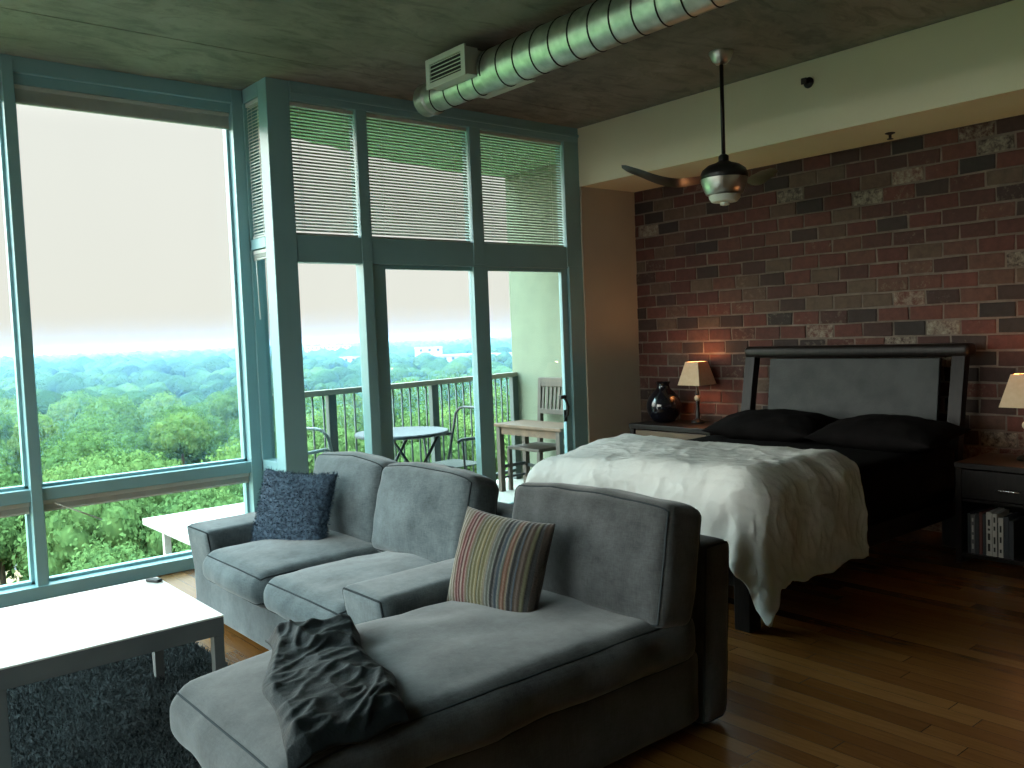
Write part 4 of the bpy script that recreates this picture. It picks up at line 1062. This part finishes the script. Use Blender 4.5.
def house(name, az, dist, wx, wy, hh, roof_h, wall, roof, label, topz=None, rz=0):
    a = math.radians(az); x, y = dist*math.sin(a), dist*math.cos(a)
    z0 = ground_z(x, y)-1; top = topz if topz is not None else z0+hh
    h = tag(empty(name, (x, y, z0), rz), label, 'building')
    H = top-z0
    bm = B(); box(bm, -wx/2, wx/2, -wy/2, wy/2, 0, H); obj('walls', bm, wall, h)
    bm = B()
    if roof_h > 0:
        e = .5; v = [bm.verts.new(p) for p in ((-wx/2-e, -wy/2-e, H), (wx/2+e, -wy/2-e, H), (wx/2+e, wy/2+e, H), (-wx/2-e, wy/2+e, H), (-wx/2-e, 0, H+roof_h), (wx/2+e, 0, H+roof_h))]
        for q in ((0, 1, 5, 4), (2, 3, 4, 5), (0, 4, 3), (1, 2, 5), (3, 2, 1, 0)): bm.faces.new([v[i] for i in q])
    else: box(bm, -wx/2-.3, wx/2+.3, -wy/2-.3, wy/2+.3, H, H+.6)
    obj('roof', bm, roof, h)
    n_ = max(2, int(wx/4)); fl = max(1, min(6, int(H/3.5)))
    for f_ in range(fl):
        for i in range(n_):
            xx = -wx/2 + wx*(i+.5)/n_; zz = H-1.2-f_*3.3
            bm = B(); box(bm, xx-.7, xx+.7, -wy/2-.06, -wy/2+.05, zz-.7, zz+.7); obj('window', bm, M['pane_dark'], h)
    return h
def np_mesh(name, v, tris, mat, smooth=True):
    me = bpy.data.meshes.new(name); n = len(tris); k = tris.shape[1]
    me.vertices.add(len(v)); me.vertices.foreach_set('co', v.astype(np.float32).ravel())
    me.loops.add(n*k); me.loops.foreach_set('vertex_index', tris.astype(np.int32).ravel())
    me.polygons.add(n); me.polygons.foreach_set('loop_start', np.arange(0, n*k, k, dtype=np.int32))
    me.polygons.foreach_set('use_smooth', np.full(n, smooth))
    me.update(calc_edges=True); me.validate(); me.materials.append(mat); return me
def ico(sub):
    bm = B(); bmesh.ops.create_icosphere(bm, subdivisions=sub, radius=1); bm.verts.ensure_lookup_table()
    v = np.array([x.co[:] for x in bm.verts]); f = np.array([[x.index for x in q.verts] for q in bm.faces]); bm.free(); return v, f
I1, I2, I3 = ico(1), ico(2), ico(3)
def crown(seed, wide, tall, nl=40, leaves=14000):
    """crown of a broadleaf tree: leafy lobes over an ellipsoid dome, base of crown at z=0"""
    rg = np.random.default_rng(seed); V, T3 = [], []; off = 0
    lobes = []
    for i in range(nl):
        th = i*2.39996+rg.uniform(-.3, .3); c = 1-1.25*(i+.5)/nl; s = math.sqrt(max(0, 1-c*c))
        rr = rg.uniform(.62, .82)
        lobes.append((np.array([s*math.cos(th)*wide*rr, s*math.sin(th)*wide*rr, tall*(.45+.55*c*rr)]), wide*rg.uniform(.26, .42)))
    lobes.append((np.array([0, 0, tall*.45]), wide*.62))
    for c, r_ in lobes:
        v = I2[0].copy(); bump = np.array([1+.22*noise.noise(Vector((p*2.2+c*.7).tolist())) for p in v])
        v = v*bump[:, None]*r_*np.array([1, 1, .8])*.78 + c; V.append(v); T3.append(I2[1]+off); off += len(v)
    # leaf sprays, two triangles each
    k = rg.integers(0, nl, leaves); d = rg.normal(0, 1, (leaves, 3)); d[:, 2] = d[:, 2]*.8+.12; d /= np.linalg.norm(d, axis=1)[:, None]
    cc = np.array([lobes[i][0] for i in k]); rr = np.array([lobes[i][1] for i in k])[:, None]
    p = cc + d*rr*rg.uniform(.72, 1.16, (leaves, 1))*np.array([1, 1, .85])
    nrm = d + rg.normal(0, .55, (leaves, 3)); nrm /= np.linalg.norm(nrm, axis=1)[:, None]
    u = np.cross(nrm, rg.normal(0, 1, (leaves, 3))); u /= np.linalg.norm(u, axis=1)[:, None]; w_ = np.cross(nrm, u)
    sz = rg.uniform(.16, .34, (leaves, 1))
    a, b2, c2, d2 = p-u*sz, p-w_*sz*.6+nrm*.05, p+u*sz, p+w_*sz*.6+nrm*.05
    V.append(np.stack([a, b2, c2, d2], 1).reshape(-1, 3)); q = np.arange(leaves)[:, None]*4+off
    T3.append(np.concatenate([q+[0, 1, 2], q+[0, 2, 3]]).reshape(-1, 3))
    return np.concatenate(V), np.concatenate(T3)
CR = []
for i, (wd, tl) in enumerate(((6.2, 9), (5.2, 8.5), (7.0, 9.5), (4.6, 9.5), (5.8, 7.5))):
    v, t3 = crown(50+i, wd, tl); CR.append((np_mesh('crown', v, t3, M['leaf']), wd))
bm = B(); tube(bm, [(0, 0, 0), (.1, 0, 6), (0, .15, 13), (.2, 0, 17)], [.5, .38, .28, .12], 8); trunk_me = bpy.data.meshes.new('trunk'); bm.to_mesh(trunk_me); bm.free(); trunk_me.materials.append(M['bark'])
TL = ['round crowned leafy green tree in the wooded valley outside the windows', 'compact leafy green tree in the wooded valley outside the windows', 'broad spreading green tree in the wooded valley outside the windows', 'tall narrow leafy tree in the wooded valley outside the windows', 'low wide leafy tree in the wooded valley outside the windows']
rt = random.Random(5); pts = []
tries = 0
while len(pts) < 292 and tries < 60000:
    tries += 1
    az = rt.uniform(3, 50); d = math.sqrt(rt.uniform(46**2, 262**2)); x, y = d*math.sin(math.radians(az)), d*math.cos(math.radians(az))
    if 8 < x < 34 and 24 < y < 46: continue
    if any((x-a)**2+(y-b_)**2 < 8.2**2 for a, b_, _ in pts): continue
    # clearings for the houses
    if abs(az-20.6) < 2.2 and 105 < d < 150: continue
    if az < 12 and 120 < d < 175: continue
    pts.append((x, y, d))
for x, y, d in pts:
    k = rt.randrange(5); sc = rt.uniform(.68, 1.05)
    top = rt.uniform(-19, -9) if d > 95 else rt.uniform(-20, -15)
    if d < 62: top = rt.uniform(-23, -19)
    me, wd = CR[k]; gz = ground_z(x, y)
    zs = sc*rt.uniform(1.35, 1.6); h = top - gz; tall = (9, 8.5, 9.5, 9.5, 7.5)[k]*zs
    t = tag(empty('valley_tree', (x, y, gz), rt.uniform(0, 6.28)), TL[k], 'tree', TL[k].replace(' tree ', ' trees '))
    c = bpy.data.objects.new('crown', me); COL.objects.link(c); c.parent = t; c.location = (0, 0, h-tall); c.scale = (sc*1.08, sc*1.08, zs)
    tr = bpy.data.objects.new('trunk', trunk_me); COL.objects.link(tr); tr.parent = t; tr.scale = (1, 1, max(.4, (h-tall*.5)/17))
# the woods beyond: uncountable canopy
Vs, Ts, off = [], [], 0
def canopy(n, d0, d1, r0, r1, tmpl, logd=False):
    global off
    v0, f0 = tmpl
    vn = [np.array([1+.30*noise.noise(Vector((p*1.9).tolist())+Vector((q*9, 0, 0))) for p in v0])[:, None] for q in range(8)]
    for i in range(n):
        az = math.radians(rt.uniform(0, 54))
        d = d0*(d1/d0)**rt.random() if logd else math.sqrt(rt.uniform(d0*d0, d1*d1))
        x, y = d*math.sin(az), d*math.cos(az); r_ = rt.uniform(r0, r1)
        z = ground_z(x, y) + rt.uniform(10, 15) + 3*noise.noise(Vector((x*.012, y*.012, 5)))
        a = rt.uniform(0, 6.28); ca, sa = math.cos(a), math.sin(a); v = v0*vn[i % 8]
        v = np.stack([v[:, 0]*ca-v[:, 1]*sa, v[:, 0]*sa+v[:, 1]*ca, v[:, 2]*.9], 1)*r_ + np.array([x, y, z])
        Vs.append(v); Ts.append(f0+off); off += len(v)
canopy(1700, 258, 620, 2.6, 6.5, I2); canopy(5200, 600, 2800, 5, 9.5, I1, True)
m, nt, b = new_mat('far canopy'); b.inputs['Roughness'].default_value = 1; b.inputs['Specular IOR Level'].default_value = 0
co = coords(nt); n1 = N(nt, 'ShaderNodeTexNoise'); n1.inputs['Scale'].default_value = .035; n1.inputs['Detail'].default_value = 5; lk(nt, co, n1.inputs['Vector'])
r = ramp(nt, n1.outputs['Fac'], [(.32, (0.0187, 0.0382, 0.0204)), (.5, (0.034, 0.0663, 0.0289)), (.68, (0.0595, 0.0978, 0.0357))]); lk(nt, r.outputs[0], b.inputs['Base Color'])
n2 = N(nt, 'ShaderNodeTexNoise'); n2.inputs['Scale'].default_value = .8; n2.inputs['Detail'].default_value = 5; lk(nt, co, n2.inputs['Vector'])
bp = N(nt, 'ShaderNodeBump'); bp.inputs['Strength'].default_value = 1; bp.inputs['Distance'].default_value = 1.6; lk(nt, n2.outputs['Fac'], bp.inputs['Height']); lk(nt, bp.outputs[0], b.inputs['Normal'])
M['far_canopy'] = m
o = bpy.data.objects.new('distant_woodland', np_mesh('distant_woodland', np.concatenate(Vs), np.concatenate(Ts), m)); COL.objects.link(o)
tag(o, 'hazy blue green woodland stretching to the horizon beyond the near trees', 'woods', kind='stuff')

house('house', 20.6, 128, 15, 10, 9, 4, M['white_paint'], M['roof_grey'], 'pale house with grey gabled roof among trees above the pavilion', topz=-21, rz=.3)
house('townhouse_block', 9.6, 158, 22, 12, 10, 0, M['grey_wall'], M['roof_grey'], 'grey building at lower left edge behind the cut-off window pane', topz=-21, rz=.1)
house('brick_apartment_block', 34.4, 520, 15, 12, 20, 0, M['tan_wall'], M['roof_white'], 'square tan building rising from woods behind the balcony railing', topz=-4.5, rz=-.5)
house('warehouse', 36.9, 470, 46, 20, 12, 0, M['white_paint'], M['roof_white'], 'long low white roofed building on the woods right of the tan block', topz=-8.5, rz=-.55)
house('distant_office_block', 28.0, 900, 44, 20, 30, 0, M['tan_wall'], M['roof_white'], 'far hazy pale block on the horizon left of the balcony door post', topz=-3, rz=-.4)
house('distant_flat_roof_house', 29.7, 560, 26, 14, 14, 0, M['tan_wall'], M['roof_white'], 'pale flat roofed house in hazy woods above the balcony railing', topz=-9, rz=-.4)
house('distant_long_building', 13.6, 760, 46, 18, 16, 0, M['white_paint'], M['roof_white'], 'thin long white building in blue woods seen through the large window', topz=-13, rz=-.2)
house('distant_pale_building', 17.0, 1000, 50, 18, 22, 0, M['white_paint'], M['roof_white'], 'tiny pale building near the skyline in the middle of large window', topz=-8, rz=-.3)
bm = B()
for a0, d0 in ((8.5, 118), (10.5, 118), (12.2, 128), (11.5, 148), (9.0, 150)): pass
ring_ = [(math.radians(a), d) for a, d in ((7.5, 112), (10.2, 110), (12.0, 122), (11.6, 146), (8.6, 150))]
prism(bm, [(d*math.sin(a), d*math.cos(a)) for a, d in ring_], -35, -30.5)
tag(obj('bare_ground', bm, M['dirt']), 'patch of bare tan ground below the grey building at left', 'ground', kind='structure')

m, nt, b = new_mat('valley haze'); nt.nodes.remove(b)
vs = N(nt, 'ShaderNodeVolumeScatter'); vs.inputs['Density'].default_value = .00045; vs.inputs['Color'].default_value = (.27, .50, .98, 1); vs.inputs['Anisotropy'].default_value = .0
lk(nt, vs.outputs[0], nt.nodes['Material Output'].inputs['Volume'])
bm = B(); prism(bm, [(d*math.sin(math.radians(a)), d*math.cos(math.radians(a))) for a, d in ((-4, 140), (58, 140), (58, 3000), (-4, 3000))], -60, 6)
tag(obj('valley_haze', bm, m), 'pale summer haze lying over the distant woods', 'haze', kind='stuff')

# ------------------------------------------------------------------ render look
S.view_settings.view_transform = 'Standard'; S.view_settings.look = 'None'; S.view_settings.gamma = 1; S.view_settings.use_curve_mapping = False
S.view_settings.exposure = 0.0
cy = S.cycles
cy.use_denoising = True
cy.max_bounces = 10; cy.diffuse_bounces = 5; cy.transparent_max_bounces = 24; cy.glossy_bounces = 4; cy.volume_bounces = 1
cy.sample_clamp_indirect = 4; cy.caustics_reflective = False; cy.caustics_refractive = False
